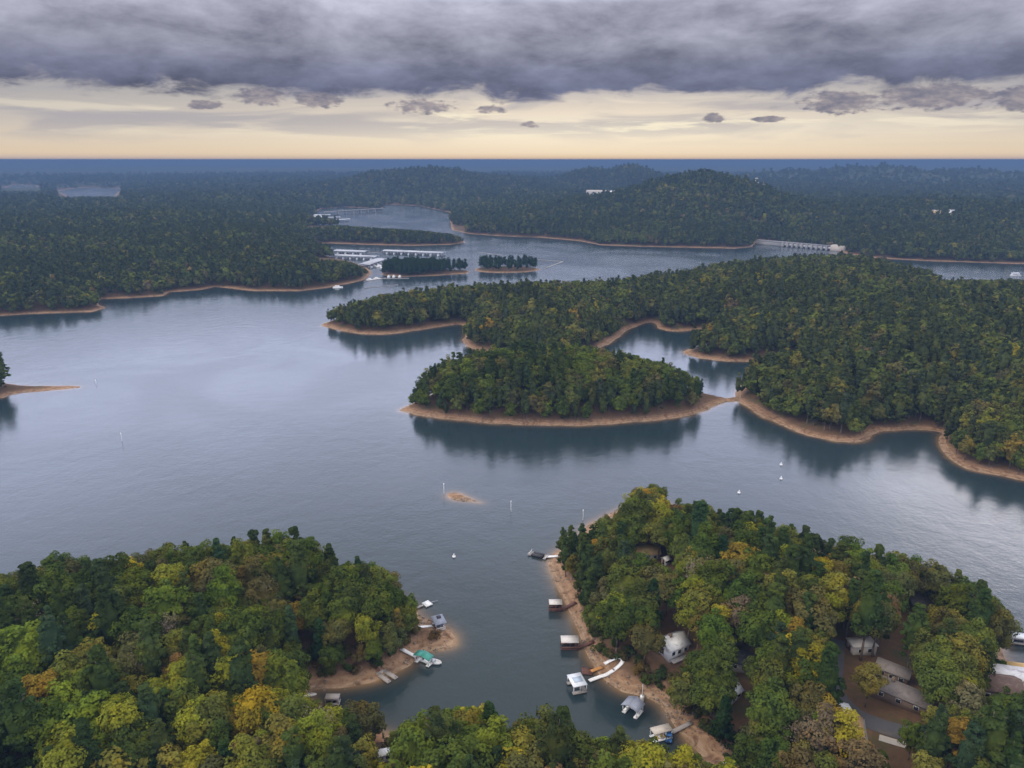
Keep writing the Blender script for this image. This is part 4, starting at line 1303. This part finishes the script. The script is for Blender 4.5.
WORD = {'broadleaf_tree': 'round leafy tree', 'oak_tree': 'broad oak', 'autumn_tree': 'autumn tree', 'pine_tree': 'pine', 'cedar_tree': 'spire-shaped cedar', 'bare_tree': 'leafless tree', 'shrub': 'low shrub'}


def scatter(poly, sp, seed):
    r = np.random.default_rng(seed)
    x0, x1, y0, y1 = poly[:, 0].min(), poly[:, 0].max(), poly[:, 1].min(), poly[:, 1].max()
    nx, ny = int((x1 - x0) / sp) + 1, int((y1 - y0) / (sp * .866)) + 1
    ii, jj = np.meshgrid(np.arange(nx), np.arange(ny))
    x = x0 + (ii + .5 * (jj % 2)) * sp + r.uniform(-.36, .36, ii.shape) * sp
    y = y0 + jj * sp * .866 + r.uniform(-.36, .36, ii.shape) * sp
    return x.ravel(), y.ravel(), r


# sight lines that are open today: (x0, y0, x1, y1) bearings and the distance behind which trees may stand
OPEN = []


def keep_open(x0, y0, x1, y1, zref=0.0, pad=1.5, soft=.4):
    g_ = G((x0 + x1) / 2, y1, zref)
    D = float(math.hypot(g_[0], g_[1]))
    OPEN.append((x0 - pad, y0 - pad, x1 + pad, y1 + pad, D + 2, soft))


for r4 in ((661, 631, 686, 648), (634, 545, 659, 554), (663, 554, 669, 561), (912, 597, 937, 609), (880, 674, 906, 690), (892, 686, 924, 708), (884, 664, 906, 674), (976, 668, 1024, 694), (834, 705, 845, 716), (846, 718, 861, 737),
           (852, 641, 872, 645), (726, 683, 738, 692), (724, 649, 746, 661), (784, 679, 791, 686), (359, 733, 378, 743), (376, 750, 392, 757), (829, 666, 836, 690), (833, 690, 845, 705), (856, 712, 882, 728), (880, 728, 906, 734), (880, 738, 904, 746),
           (856, 735, 862, 752), (744, 720, 745, 721)):
    keep_open(*r4, zref=8.0, pad=-2.0, soft=.2)
for r4 in ((413, 598, 460, 650), (396, 655, 440, 668), (372, 666, 400, 686), (340, 682, 398, 694), (323, 691, 342, 699), (304, 692, 316, 698), (548, 545, 560, 600), (552, 574, 570, 610), (560, 612, 584, 645), (575, 648, 606, 690), (588, 656, 625, 684), (604, 676, 640, 700), (618, 693, 650, 716),
           (640, 696, 664, 722), (648, 720, 680, 742), (680, 738, 700, 752), (700, 748, 722, 764), (722, 755, 734, 766), (392, 690, 420, 726), (420, 690, 540, 692), (540, 660, 600, 696),
           (1005, 628, 1024, 668), (548, 545, 556, 575)):
    keep_open(*r4, zref=0.0, pad=0.0)
for r4 in ((666, 633, 682, 645), (917, 598, 933, 606), (886, 677, 902, 690), (898, 690, 918, 704), (984, 668, 1022, 688), (888, 664, 902, 670), (730, 650, 744, 658), (836, 706, 843, 714), (849, 721, 858, 734), (730, 684, 736, 689),
           (838, 706, 850, 716), (658, 692, 684, 704), (638, 547, 656, 553)):
    keep_open(*r4, zref=8.0, pad=0.0, soft=.5)
keep_open(744, 328, 766, 335, zref=26.0, pad=0.0, soft=.3)
keep_open(606, 653, 631, 667, zref=2.0, pad=0.0, soft=1.0)
keep_open(590, 668, 616, 686, zref=1.0, pad=0.0, soft=.7)
keep_open(636, 546, 658, 554, zref=8.0, pad=0.0, soft=.9)
keep_open(664, 632, 684, 646, zref=8.0, pad=0.0, soft=.75)
keep_open(914, 597, 935, 607, zref=8.0, pad=0.0, soft=.9)
# crest of the treetops against the water, per wood (bearing x, highest bearing y)
CREST = {
    'west': [(-300, 600), (0, 574), (40, 560), (75, 546), (105, 560), (135, 552), (180, 541), (215, 530), (260, 522), (285, 521), (310, 533), (345, 541), (375, 556), (400, 588), (415, 602), (416, 640), (420, 640), (445, 640), (450, 640), (700, 640)],
    'west_low': [(300, 690), (318, 700), (345, 702), (360, 700), (376, 702), (392, 724), (402, 716), (420, 712), (436, 702), (465, 697), (492, 688), (512, 692), (545, 696), (562, 704), (600, 712), (625, 728), (655, 741), (690, 744), (715, 760), (760, 790)],
    'east': [(545, 556), (556, 534), (575, 524), (594, 519), (612, 512), (626, 500), (636, 486), (650, 483), (662, 494), (672, 503), (700, 502), (730, 507), (770, 516), (800, 526), (830, 534), (856, 540), (880, 538), (905, 545), (940, 555), (962, 566), (985, 580), (1003, 600), (1010, 622), (1013, 650), (1025, 690), (1100, 690)],
    'isle': [(410, 396), (416, 378), (430, 362), (450, 352), (475, 347), (500, 342), (530, 339), (580, 341), (610, 346), (640, 354), (660, 360), (685, 369), (702, 377), (716, 391), (730, 402)],
    'head': [(318, 322), (325, 308), (345, 302), (380, 294), (430, 286), (480, 283), (520, 280), (560, 281), (600, 279), (650, 272), (690, 268), (720, 260), (760, 256), (800, 253), (850, 253), (870, 256), (885, 260), (905, 265), (925, 269), (936, 275), (940, 281), (1000, 279), (1100, 278)],
}


def crest(zone, px):
    c = np.array(CREST[zone], float)
    return np.interp(px, c[:, 0], c[:, 1])


ALL = []   # (kind, x, y, z, scale, pal index, zone, px, py_top, py_mid, depth)
LEFT = dict(x=[], y=[], z=[], s=[], pine=[], c=[])
mix = {'west': (.20, .09), 'west_low': (.14, .32), 'east': (.16, .36), 'isle': (.32, .12), 'head': (.26, .13), 'spit': (.95, .0)}


def plant(zone_land, sp, seed, edge, dmax=None):
    L = next(l for l in LANDS if l['name'] == zone_land)
    x, y, r = scatter(L['poly'], sp, seed)
    px, py, dpt = proj(np.stack([x, y, np.zeros_like(x)], -1))
    ok = (y > 60) & (px > -170) & (px < 1200) & (py < 900)
    if dmax:
        ok &= np.hypot(x, y) < dmax
    x, y = x[ok], y[ok]
    ok = poly_sd(x, y, L['poly']) > -1.5
    x, y = x[ok], y[ok]
    s, z, inl_ = field(x, y)
    ok = ((inl_ > edge) if edge > 0 else ((inl_ > 0) | (z > (.95 if zone_land == 'spit' else .78)))) & (z > .75)
    x, y, z, inl_ = x[ok], y[ok], z[ok], inl_[ok]
    sc = np.clip(r.normal(1.0, .17, len(x)), .62, 1.32) * np.clip(.78 + inl_ / 30, .78, 1.0)
    u = r.uniform(0, 1, len(x)); patchn = vnoise(x, y, 26, 21, 2); pinen = vnoise(x, y, 40, 31, 2)
    clr = np.array([np.r_[ground_pt(a, b)[:2], rad] for a, b, rad in CLEAR])
    roads = np.vstack([ROAD_XY, DRIVE_XY, DRIVE2_XY, LOT_XY])
    for i in range(len(x)):
        if np.min(np.hypot(clr[:, 0] - x[i], clr[:, 1] - y[i]) - clr[:, 2] * .62) < 0 or np.min(np.hypot(roads[:, 0] - x[i], roads[:, 1] - y[i])) < 3.2:
            continue
        if zone_land == 'spit' and proj(np.array([x[i], y[i], 0]))[0] > 5:
            continue
        pt = proj(np.array([x[i], y[i], z[i]]))
        zone = zone_land
        if zone == 'west' and pt[1] > 712 and pt[0] > 290:
            zone = 'west_low'
        if zone == 'west' and pt[1] > 735:
            zone = 'west_low' if pt[0] > 290 else 'west'
        pp, pa = mix[zone]
        if zone == 'west' and pt[1] > 690:
            pa = .34
        if zone == 'east' and pt[0] < 600 + .0 * pt[1] and pt[1] < 665:
            pp += .55
        if zone == 'east' and pt[0] > 960:
            pp += .3; pa *= .3
        if inl_[i] < 10 and zone in ('isle', 'head'):
            pp += .25
        pp = np.clip(pp + pinen[i] * .35, 0, 1); pa = np.clip(pa + patchn[i] * .45 * (pa / .3), 0, .9)
        kind = 'pine_tree' if u[i] < pp else ('autumn_tree' if r.uniform() < pa else 'broadleaf_tree')
        h = {'pine_tree': 23.2, 'autumn_tree': 18.6, 'broadleaf_tree': 19.3}[kind]
        k = sc[i]
        top = proj(np.array([x[i], y[i], z[i] + h * k]))
        if zone in CREST:
            lim = min(crest(zone, pt[0]), crest('west', pt[0])) if zone == 'west_low' and pt[0] < 300 else crest(zone, pt[0])
            lim += r.normal(0, 2.2 if zone in ('isle', 'head') else 4.0)
            n_ = 0
            while top[1] < lim and n_ < 14:
                k *= .94; n_ += 1
                top = proj(np.array([x[i], y[i], z[i] + h * k]))
            if top[1] < lim - 1 or k < .42:
                continue
        rad = 5.2 * k * FPX / pt[2]
        bot = proj(np.array([x[i], y[i], z[i] + (6.5 if kind != 'pine_tree' else 9) * k]))
        bad = False
        dist = math.hypot(x[i], y[i])
        for (x0, y0, x1, y1, D, sf) in OPEN:
            if dist < D and pt[0] + rad * sf > x0 and pt[0] - rad * sf < x1 and bot[1] > y0 and top[1] + rad * .5 < y1:
                bad = True; break
        if bad:
            continue
        if kind == 'broadleaf_tree' and r.uniform() < {'west': .36, 'west_low': .42, 'east': .56}.get(zone, .36):
            kind = 'oak_tree'
        pal = PAL[kind]
        if kind == 'autumn_tree':
            w = {'west': (.20, .28, .08, .34, .04, .06), 'west_low': (.22, .30, .06, .34, .03, .05), 'east': (.18, .24, .06, .38, .05, .09)}.get(zone, (.05, .16, .02, .60, .07, .10))
        elif kind == 'broadleaf_tree':
            w = (.42, .38, .2)
        elif kind == 'oak_tree':
            w = (.5, .25, .25)
        else:
            w = (.45, .35, .2)
        ci = int(np.searchsorted(np.cumsum(w) / np.sum(w), r.uniform()))
        if zone in ('west', 'west_low', 'east') and kind != 'pine_tree':
            q = r.uniform()
            if q < .013: kind, ci = 'bare_tree', 0
            elif q < .032: kind, ci = 'cedar_tree', int(r.uniform() < .35)
        zt = z[i] - (3.2 * k * max(0.0, 1 - inl_[i] / 22) if zone in ('isle', 'head') else 2.4 * k * max(0.0, 1 - inl_[i] / 14))
        ALL.append((kind, x[i], y[i], zt, k, ci, zone, pt[0], top[1], (top[1] + bot[1]) / 2, pt[2]))


plant('west', 5.6, 101, -2.0)
plant('east', 5.5, 102, -0.6)
plant('isle', 5.6, 103, 0.05)
plant('spit', 4.6, 105, 0.05)
plant('head', 5.9, 104, 0.05, 1400)

# individuals: the largest of each kind in frame; the rest of each wood goes into one mass
for zl in ('west', 'east'):
    L = next(l for l in LANDS if l['name'] == zl)
    x, y, r = scatter(L['poly'], 3.0, 200 + len(zl) + ord(zl[0]))
    px, py, dpt = proj(np.stack([x, y, np.zeros_like(x)], -1))
    ok = (px > -20) & (px < 1040) & (py < 800) & (y > 60)
    x, y = x[ok], y[ok]
    s_, z, inl_ = field(x, y)
    ok = (inl_ > 0.3) & (inl_ < 7) & (r.uniform(size=len(x)) < .6)
    for xx, yy, zz_ in zip(x[ok], y[ok], z[ok]):
        pt = proj(np.array([xx, yy, zz_])); tp = proj(np.array([xx, yy, zz_ + 3]))
        if any(x0 - 2 < pt[0] < x1 + 2 and y0 < tp[1] < y1 + 6 for (x0, y0, x1, y1, D, sf) in OPEN if sf >= .4 and D > 0 and y1 - y0 < 30) and r.uniform() < .97:
            continue
        zone = 'west_low' if zl == 'west' and pt[1] > 712 and pt[0] > 290 else zl
        ALL.append(('shrub', xx, yy, zz_, r.uniform(.6, 1.25), int(r.uniform() < .45), zone, pt[0], tp[1], (tp[1] + pt[1]) / 2, pt[2]))
QUOTA = {'shrub': 240, 'pine_tree': 290, 'broadleaf_tree': 300, 'oak_tree': 290, 'autumn_tree': 280, 'bare_tree': 60, 'cedar_tree': 60}
inframe = [t for t in ALL if -12 < t[7] < 1036 and t[8] < 766 and (t[9] < 775)]
rest = [t for t in ALL if not (-12 < t[7] < 1036 and t[8] < 766 and (t[9] < 775))]
inframe.sort(key=lambda t: t[10])
got = {k: [] for k in QUOTA}
for t in inframe:
    if len(got[t[0]]) < QUOTA[t[0]]:
        got[t[0]].append(t)
    else:
        rest.append(t)
ZONE_SAY = {'west': 'on the wooded western point', 'west_low': 'in the autumn wood along the bottom edge', 'east': 'on the wooded eastern point with houses', 'isle': 'on the round wooded island', 'head': 'on the wide wooded headland', 'spit': 'on the sandy spit at the left edge'}
MARKS = {'west': ['the hip-roofed dock house', 'the teal-roofed dock', 'the bare U-shaped pier', 'the grey-roofed dock in the cove', 'the white swim platform'],
         'west_low': ['the rusty-roofed cabin'],
         'east': [m_[0] for m_ in THINGS if m_[1] > 535]}
EXTRA = {'west': [('the lower left corner', 0, 768), ('the left edge, open lake above', 0, 600), ('the west point crest', 275, 525), ('the west point centre', 190, 630), ('the west point crest, lower end', 100, 560), ('the bottom edge under the west point', 160, 765)],
         'west_low': [('the bottom edge below the sandbar', 465, 768), ('the water above the bottom strip', 500, 700), ('the bottom edge below the slate-roofed dock', 630, 768), ('the sunken cove, bottom strip side', 320, 720), ('the bottom edge below the teal-roofed dock', 410, 768)],
         'east': [('the lower right corner', 1024, 768), ('the bottom edge under the white shed', 780, 768), ('the east point tip', 645, 492), ('the east point outer crest', 850, 545), ('the east point centre', 770, 600), ('the gap between tan and white roofs', 660, 595), ('the east crest beside the tip', 745, 515)],
         'isle': [('the sandy west tip of the island', 400, 410), ('the sand causeway east of the island', 716, 402), ('the crown of the island', 550, 342), ('the middle of the island shore', 560, 424), ('the island shore a third along', 470, 420), ('the island shore two thirds along', 650, 418), ('the heart of the island', 560, 385)],
         'head': [('the sandy corner below the headland', 845, 440), ('the sand causeway at the headland', 740, 402), ('the bay shore at the right edge', 960, 467), ('the right edge', 1024, 430), ('the dark cove of the headland', 900, 432), ('the pale parking clearing', 755, 332), ('the white cove boathouse', 700, 345), ('the middle of the headland wood', 880, 385), ('the headland slope above the cove', 820, 400)],
         'spit': [('the tip of the sandy spit', 84, 387), ('the left edge', 0, 385)]}
pos_of = {m_[0]: (m_[1], m_[2]) for m_ in THINGS}
labels = {}
trees = [t for v in got.values() for t in v]
zones = {}
for i, t in enumerate(trees):
    zones.setdefault(t[6], []).append(i)
for zn, ids in zones.items():
    lms = [(m_, *pos_of[m_]) for m_ in MARKS.get(zn, ())] + EXTRA.get(zn, [])
    P = np.array([(l[1], l[2]) for l in lms])
    buckets = {}
    for i in ids:
        t = trees[i]
        d = np.hypot(P[:, 0] - t[7], (P[:, 1] - t[9]))
        j = int(np.argmin(d))
        buckets.setdefault((t[0], t[5], j), []).append((d[j], i))
    for (kd, ci, j), lst in buckets.items():
        lst.sort()
        adj = PAL[kd][ci][1]
        for r_i, (dd, i) in enumerate(lst):
            if r_i == 0:
                s_ = f'{adj} {WORD[kd]} closest to {lms[j][0]}'
            elif r_i < 14:
                s_ = f'{ORD[r_i]} closest {adj} {WORD[kd]} to {lms[j][0]}'
            else:
                s_ = f'{adj} {WORD[kd]} farther off from {lms[j][0]}'
            labels[i] = s_
r2 = np.random.default_rng(77)
for i, t in enumerate(trees):
    kd, x, y, z, k, ci, zone = t[:7]
    colr = np.array(PAL[kd][ci][0]) * r2.uniform(.82, 1.2) * r2.normal(1, .05, 3)
    if zone in ('isle', 'head'):
        colr = colr * .74 + np.array([.078, .08, .042]) * .26
    group = f'{WORD[kd]}s {ZONE_SAY[zone]}'
    asp = r2.uniform(.9, 1.15)
    rz = r2.uniform(0, 6.283)
    near = zone in ('west', 'west_low', 'east') and kd != 'shrub'
    if near:
        tm, cm = NEAR[kd][r2.integers(len(NEAR[kd]))]
        root = empty(kd, (x, y, z), rz)
        root.scale = (k * asp, k * asp, k)
        tag(root, labels[i], 'tree', group)
        tr = bpy.data.objects.new('trunk', tm); COL.objects.link(tr); tr.parent = root
        cr = bpy.data.objects.new('crown', cm); COL.objects.link(cr); cr.parent = root
        cr.color = (*np.clip(colr, 0, 1), 1)
    else:
        lst = MID.get(kd) or MID['broadleaf_tree']
        o = bpy.data.objects.new(kd, lst[r2.integers(len(lst))]); COL.objects.link(o)
        o.location = (x, y, z); o.rotation_euler = (0, 0, rz); o.scale = (k * asp, k * asp, k)
        o.color = (*np.clip(colr, 0, 1), 1)
        tag(o, labels[i], 'shrub' if kd == 'shrub' else 'tree', group)
print('individual trees', {k: len(v) for k, v in got.items()}, 'rest', len(rest))


def mass(name, label, parts):
    """one mesh of many far trees; parts: (template list, x, y, z, scale, colours)"""
    V, Q, C, n = [], [], [], 0
    r = np.random.default_rng(3)
    for temps, x, y, z, s, c in parts:
        which = r.integers(len(temps), size=len(x))
        for w, (tv, tq) in enumerate(temps):
            m = which == w
            k = int(m.sum())
            if not k:
                continue
            a = r.uniform(0, 6.283, k); ca, sa = np.cos(a)[:, None], np.sin(a)[:, None]
            sx = (s[m] * r.uniform(.9, 1.2, k))[:, None]
            vx = (tv[None, :, 0] * ca - tv[None, :, 1] * sa) * sx + x[m][:, None]
            vy = (tv[None, :, 0] * sa + tv[None, :, 1] * ca) * sx + y[m][:, None]
            vz = tv[None, :, 2] * s[m][:, None] + z[m][:, None]
            nv = len(tv)
            V.append(np.stack([vx, vy, vz], -1).reshape(-1, 3))
            Q.append((tq[None] + (np.arange(k) * nv)[:, None, None] + n).reshape(-1, 4))
            C.append(np.repeat(np.c_[c[m], np.ones(k)], nv, 0))
            n += k * nv
    V, Q, C = np.vstack(V), np.vstack(Q), np.vstack(C)
    me = np_mesh(name, V, Q)
    a = me.attributes.new('tint', 'FLOAT_COLOR', 'POINT')
    a.data.foreach_set('color', C.astype(np.float32).ravel())
    o = link(name, me, M_WOOD)
    print(name, len(Q), 'quads')
    return tag(o, label, 'woods', kind='stuff')


def tree_cols(n, r, pine, autumn=.14):
    c = np.zeros((n, 3))
    u = r.uniform(size=n)
    for i in range(n):
        kd = 'pine_tree' if pine[i] else ('autumn_tree' if u[i] < autumn else ('broadleaf_tree' if u[i] < .72 else 'oak_tree'))
        lst = PAL[kd]
        w = (1, 3, .5, 9, 2, 3) if kd == 'autumn_tree' else (.45, .35, .2)
        w = np.array(w, float) / np.sum(w)
        c[i] = lst[r.choice(len(lst), p=w)][0]
    return np.clip(c * r.uniform(.8, 1.2, (n, 1)), 0, 1)


def from_rest(zs, P_=None, B_=None):
    a = [t for t in rest if t[6] in zs and t[0] != 'shrub']
    x = np.array([t[1] for t in a]); y = np.array([t[2] for t in a]); z = np.array([t[3] for t in a]); s = np.array([t[4] for t in a])
    pine = np.array([t[0] == 'pine_tree' for t in a]); c = np.array([PAL[t[0]][t[5]][0] for t in a]) * np.random.default_rng(4).uniform(.82, 1.2, (len(a), 1))
    c = np.where(np.array([t[0] == 'bare_tree' for t in a])[:, None], c * .5, c)
    return [(P_ or FARP, x[pine], y[pine], z[pine], s[pine], c[pine]), (B_ or FARB, x[~pine], y[~pine], z[~pine], s[~pine], c[~pine])]


hp = [(t_, x_, y_, z_, s_, c_ * .72 + np.array([.078, .08, .042]) * .28) for t_, x_, y_, z_, s_, c_ in from_rest(('head',))]
mass('woods', 'dense mixed wood covering the wide headland across the middle of the lake', hp)
nearrest = [p for p in from_rest(('west', 'west_low', 'east', 'isle', 'spit'), MIDP, MIDB) if len(p[1])]
if nearrest:
    mass('woods', 'remaining trees of the near wooded points and island', nearrest)


def far_wood(label, sel, seed, bands=((0, 1500, 7.5), (1500, 2300, 10.5), (2300, 3700, 16.0), (3700, 6500, 27.0))):
    L = next(l for l in LANDS if l['name'] == 'farwest')
    r = np.random.default_rng(seed)
    parts = []
    for (d0, d1, sp) in bands:
        y0b = max(d0, 300) * .72
        x, y, _r = scatter(np.array([(-.78 * d1, y0b), (.78 * d1, y0b), (.78 * d1, d1), (-.78 * d1, d1)]), sp, seed + int(d0))
        D = np.hypot(x, y)
        px, py, dd = proj(np.stack([x, y, np.zeros_like(x)], -1))
        ok = (D >= d0) & (D < d1) & (px > -120) & (px < 1150) & sel(px, py)
        x, y = x[ok], y[ok]
        ok = poly_sd(x, y, L['poly']) > 0
        x, y = x[ok], y[ok]
        s, z, inl_ = field(x, y)
        ok = (inl_ > 0.05)
        cl = G(888, 235, 20.0)
        ok &= ~(np.hypot((x - cl[0]) / 24, (y - cl[1]) / 55) < 1)
        x, y, z, inl_ = x[ok], y[ok], z[ok], inl_[ok]
        pine = r.uniform(size=len(x)) < np.clip(.42 + .5 * vnoise(x, y, 160, 5, 2), 0, 1)
        sc = np.clip(r.normal(.95, .15, len(x)), .6, 1.25) * (1 if sp < 9 else (1.2 if sp < 14 else (1.7 if sp < 20 else 2.7)))
        zz_ = z - (3.5 * np.clip(1 - inl_ / 40, 0, 1) if sp < 9 else (4 if sp < 14 else (12 if sp < 20 else 43)))
        c = tree_cols(len(x), r, pine, .08) * .7 + np.array([.07, .075, .04]) * .3
        bx, by, bd = proj(np.stack([x, y, z], -1))
        hgt = np.where(pine, 22.5, 19.0)
        ty = proj(np.stack([x, y, zz_ + hgt * sc], -1))[1]
        lim = np.where(by > 258, np.interp(bx, [285, 300, 312, 322, 345, 358, 370, 380], [0, 240, 254, 259, 260, 264, 271, 0]),
                       np.where((by > 226) & (by < 250) & (bx < 470), np.interp(bx, [300, 306, 340, 380, 420, 450, 466, 472], [0, 227, 225, 228, 230, 233, 238, 0]), 0))
        for _ in range(6):
            hi = ty < lim
            sc = np.where(hi, sc * .88, sc)
            ty = proj(np.stack([x, y, zz_ + hgt * sc], -1))[1]
        drop = (ty < lim - 1)
        for (q0, q1, q2, q3) in ((0, 184, 41, 190), (57, 186, 122, 195.5)):
            drop |= (bx > q0) & (bx < q1 + 1e9) & (bx < q2) & (ty < q3) & (by > q1 + 2) & (ty > q1 - 6)
        ok = ~drop
        x, y, z, zz_, sc, pine, c = x[ok], y[ok], z[ok], zz_[ok], sc[ok], pine[ok], c[ok]
        A_, B_ = (FARP, FARB) if sp < 9 else (TINYP, TINYB)
        if sp < 9:
            A_, B_ = [crown_pine(r, 11, 5, 2.6) for _ in range(4)], [crown_broad(r, 11, 5, 2.8) for _ in range(5)]
        parts += [(A_, x[pine], y[pine], zz_[pine], sc[pine], c[pine]), (B_, x[~pine], y[~pine], zz_[~pine], sc[~pine], c[~pine])]
    return mass('woods', label, parts)


far_wood('blue-green far woods on the left shore behind the lake', lambda px, py: px < 470, 41)
far_wood('wooded hill and far woods on the right beyond the lake', lambda px, py: px >= 470, 42)
# pines of the small marina island and of the strip of land beside the docks
for lname, spc, smin, lab, grp in (('marinaisle', 8.0, 3.5, 'dark pine in the close stand on the small marina island', 'pines of the small marina island'),
                                   ('strip', 6.5, 1.2, 'dark pine on the thin strip of land between marina docks and open water', 'pines of the strip beside the marina')):
    L = next(l for l in LANDS if l['name'] == lname)
    x, y, r = scatter(L['poly'], spc, 9)
    s, z, inl_ = field(x, y)
    px, py, dd = proj(np.stack([x, y, z], -1))
    ok = (s > smin) & ~((px > 441) & (r.uniform(size=len(x)) < .45)) & ~((px > 470) & (px < 478))
    x, y, z = x[ok], y[ok], z[ok]
    for i in range(len(x)):
        o = bpy.data.objects.new('island_pine', MID['pine_tree'][r.integers(5)]); COL.objects.link(o)
        kk_ = r.uniform(.7, .95); o.location = (x[i], y[i], z[i] - 3 * kk_); o.scale = (kk_ * 1.3, kk_ * 1.3, kk_); o.rotation_euler = (0, 0, r.uniform(0, 6)); o.color = (.024, .047, .02, 1)
        tag(o, lab, 'tree', grp)

# stones, driftwood and stumps washed onto the bare banks
r = np.random.default_rng(55)
V, Q, n = [], [], 0
unit = np.array([(x, y, z) for z in (-1, 1) for y in (-1, 1) for x in (-1, 1)], float)
uq = np.array([(0, 2, 3, 1), (4, 5, 7, 6), (0, 1, 5, 4), (2, 6, 7, 3), (0, 4, 6, 2), (1, 3, 7, 5)])
for lname, cnt in (('west', 9000), ('east', 9000), ('isle', 5000), ('sandbar', 400)):
    L = next(l for l in LANDS if l['name'] == lname)
    b = L['bb']
    x = r.uniform(max(b[0], -190), min(b[1], 230), cnt * 4); y = r.uniform(max(b[2], 120), b[3], cnt * 4)
    s, z, inl_ = field(x, y)
    ok = (s > -.8) & (inl_ < 1.5) & (vnoise(x, y, 9, 61, 2) > r.uniform(-.3, .9, len(x)))
    for xx, yy, zz_ in zip(x[ok][:1600], y[ok][:1600], z[ok][:1600]):
        if r.uniform() < .86:
            sz = np.abs(r.normal(0, .13)) + .08
            sh = unit * (1 + r.uniform(-.3, .3, unit.shape)) * np.array([sz, sz * r.uniform(.6, 1), sz * .6])
        else:
            sh = unit * np.array([r.uniform(.6, 1.8), .07, .07]) * (1 + r.uniform(-.2, .2, unit.shape))
        a_ = r.uniform(0, 6.283); ca, sa = math.cos(a_), math.sin(a_)
        v = np.c_[sh[:, 0] * ca - sh[:, 1] * sa + xx, sh[:, 0] * sa + sh[:, 1] * ca + yy, sh[:, 2] + zz_]
        V.append(v); Q.append(uq + n); n += 8
tag(link('rubble', np_mesh('rubble', np.vstack(V), np.vstack(Q)), simple('stones_and_driftwood', (0.17, 0.13, 0.10), .95, var=.5, scale=.35, dirt=(0.33, 0.27, 0.22))), 'stones and driftwood strewn along the bare clay banks', 'rubble', kind='stuff')
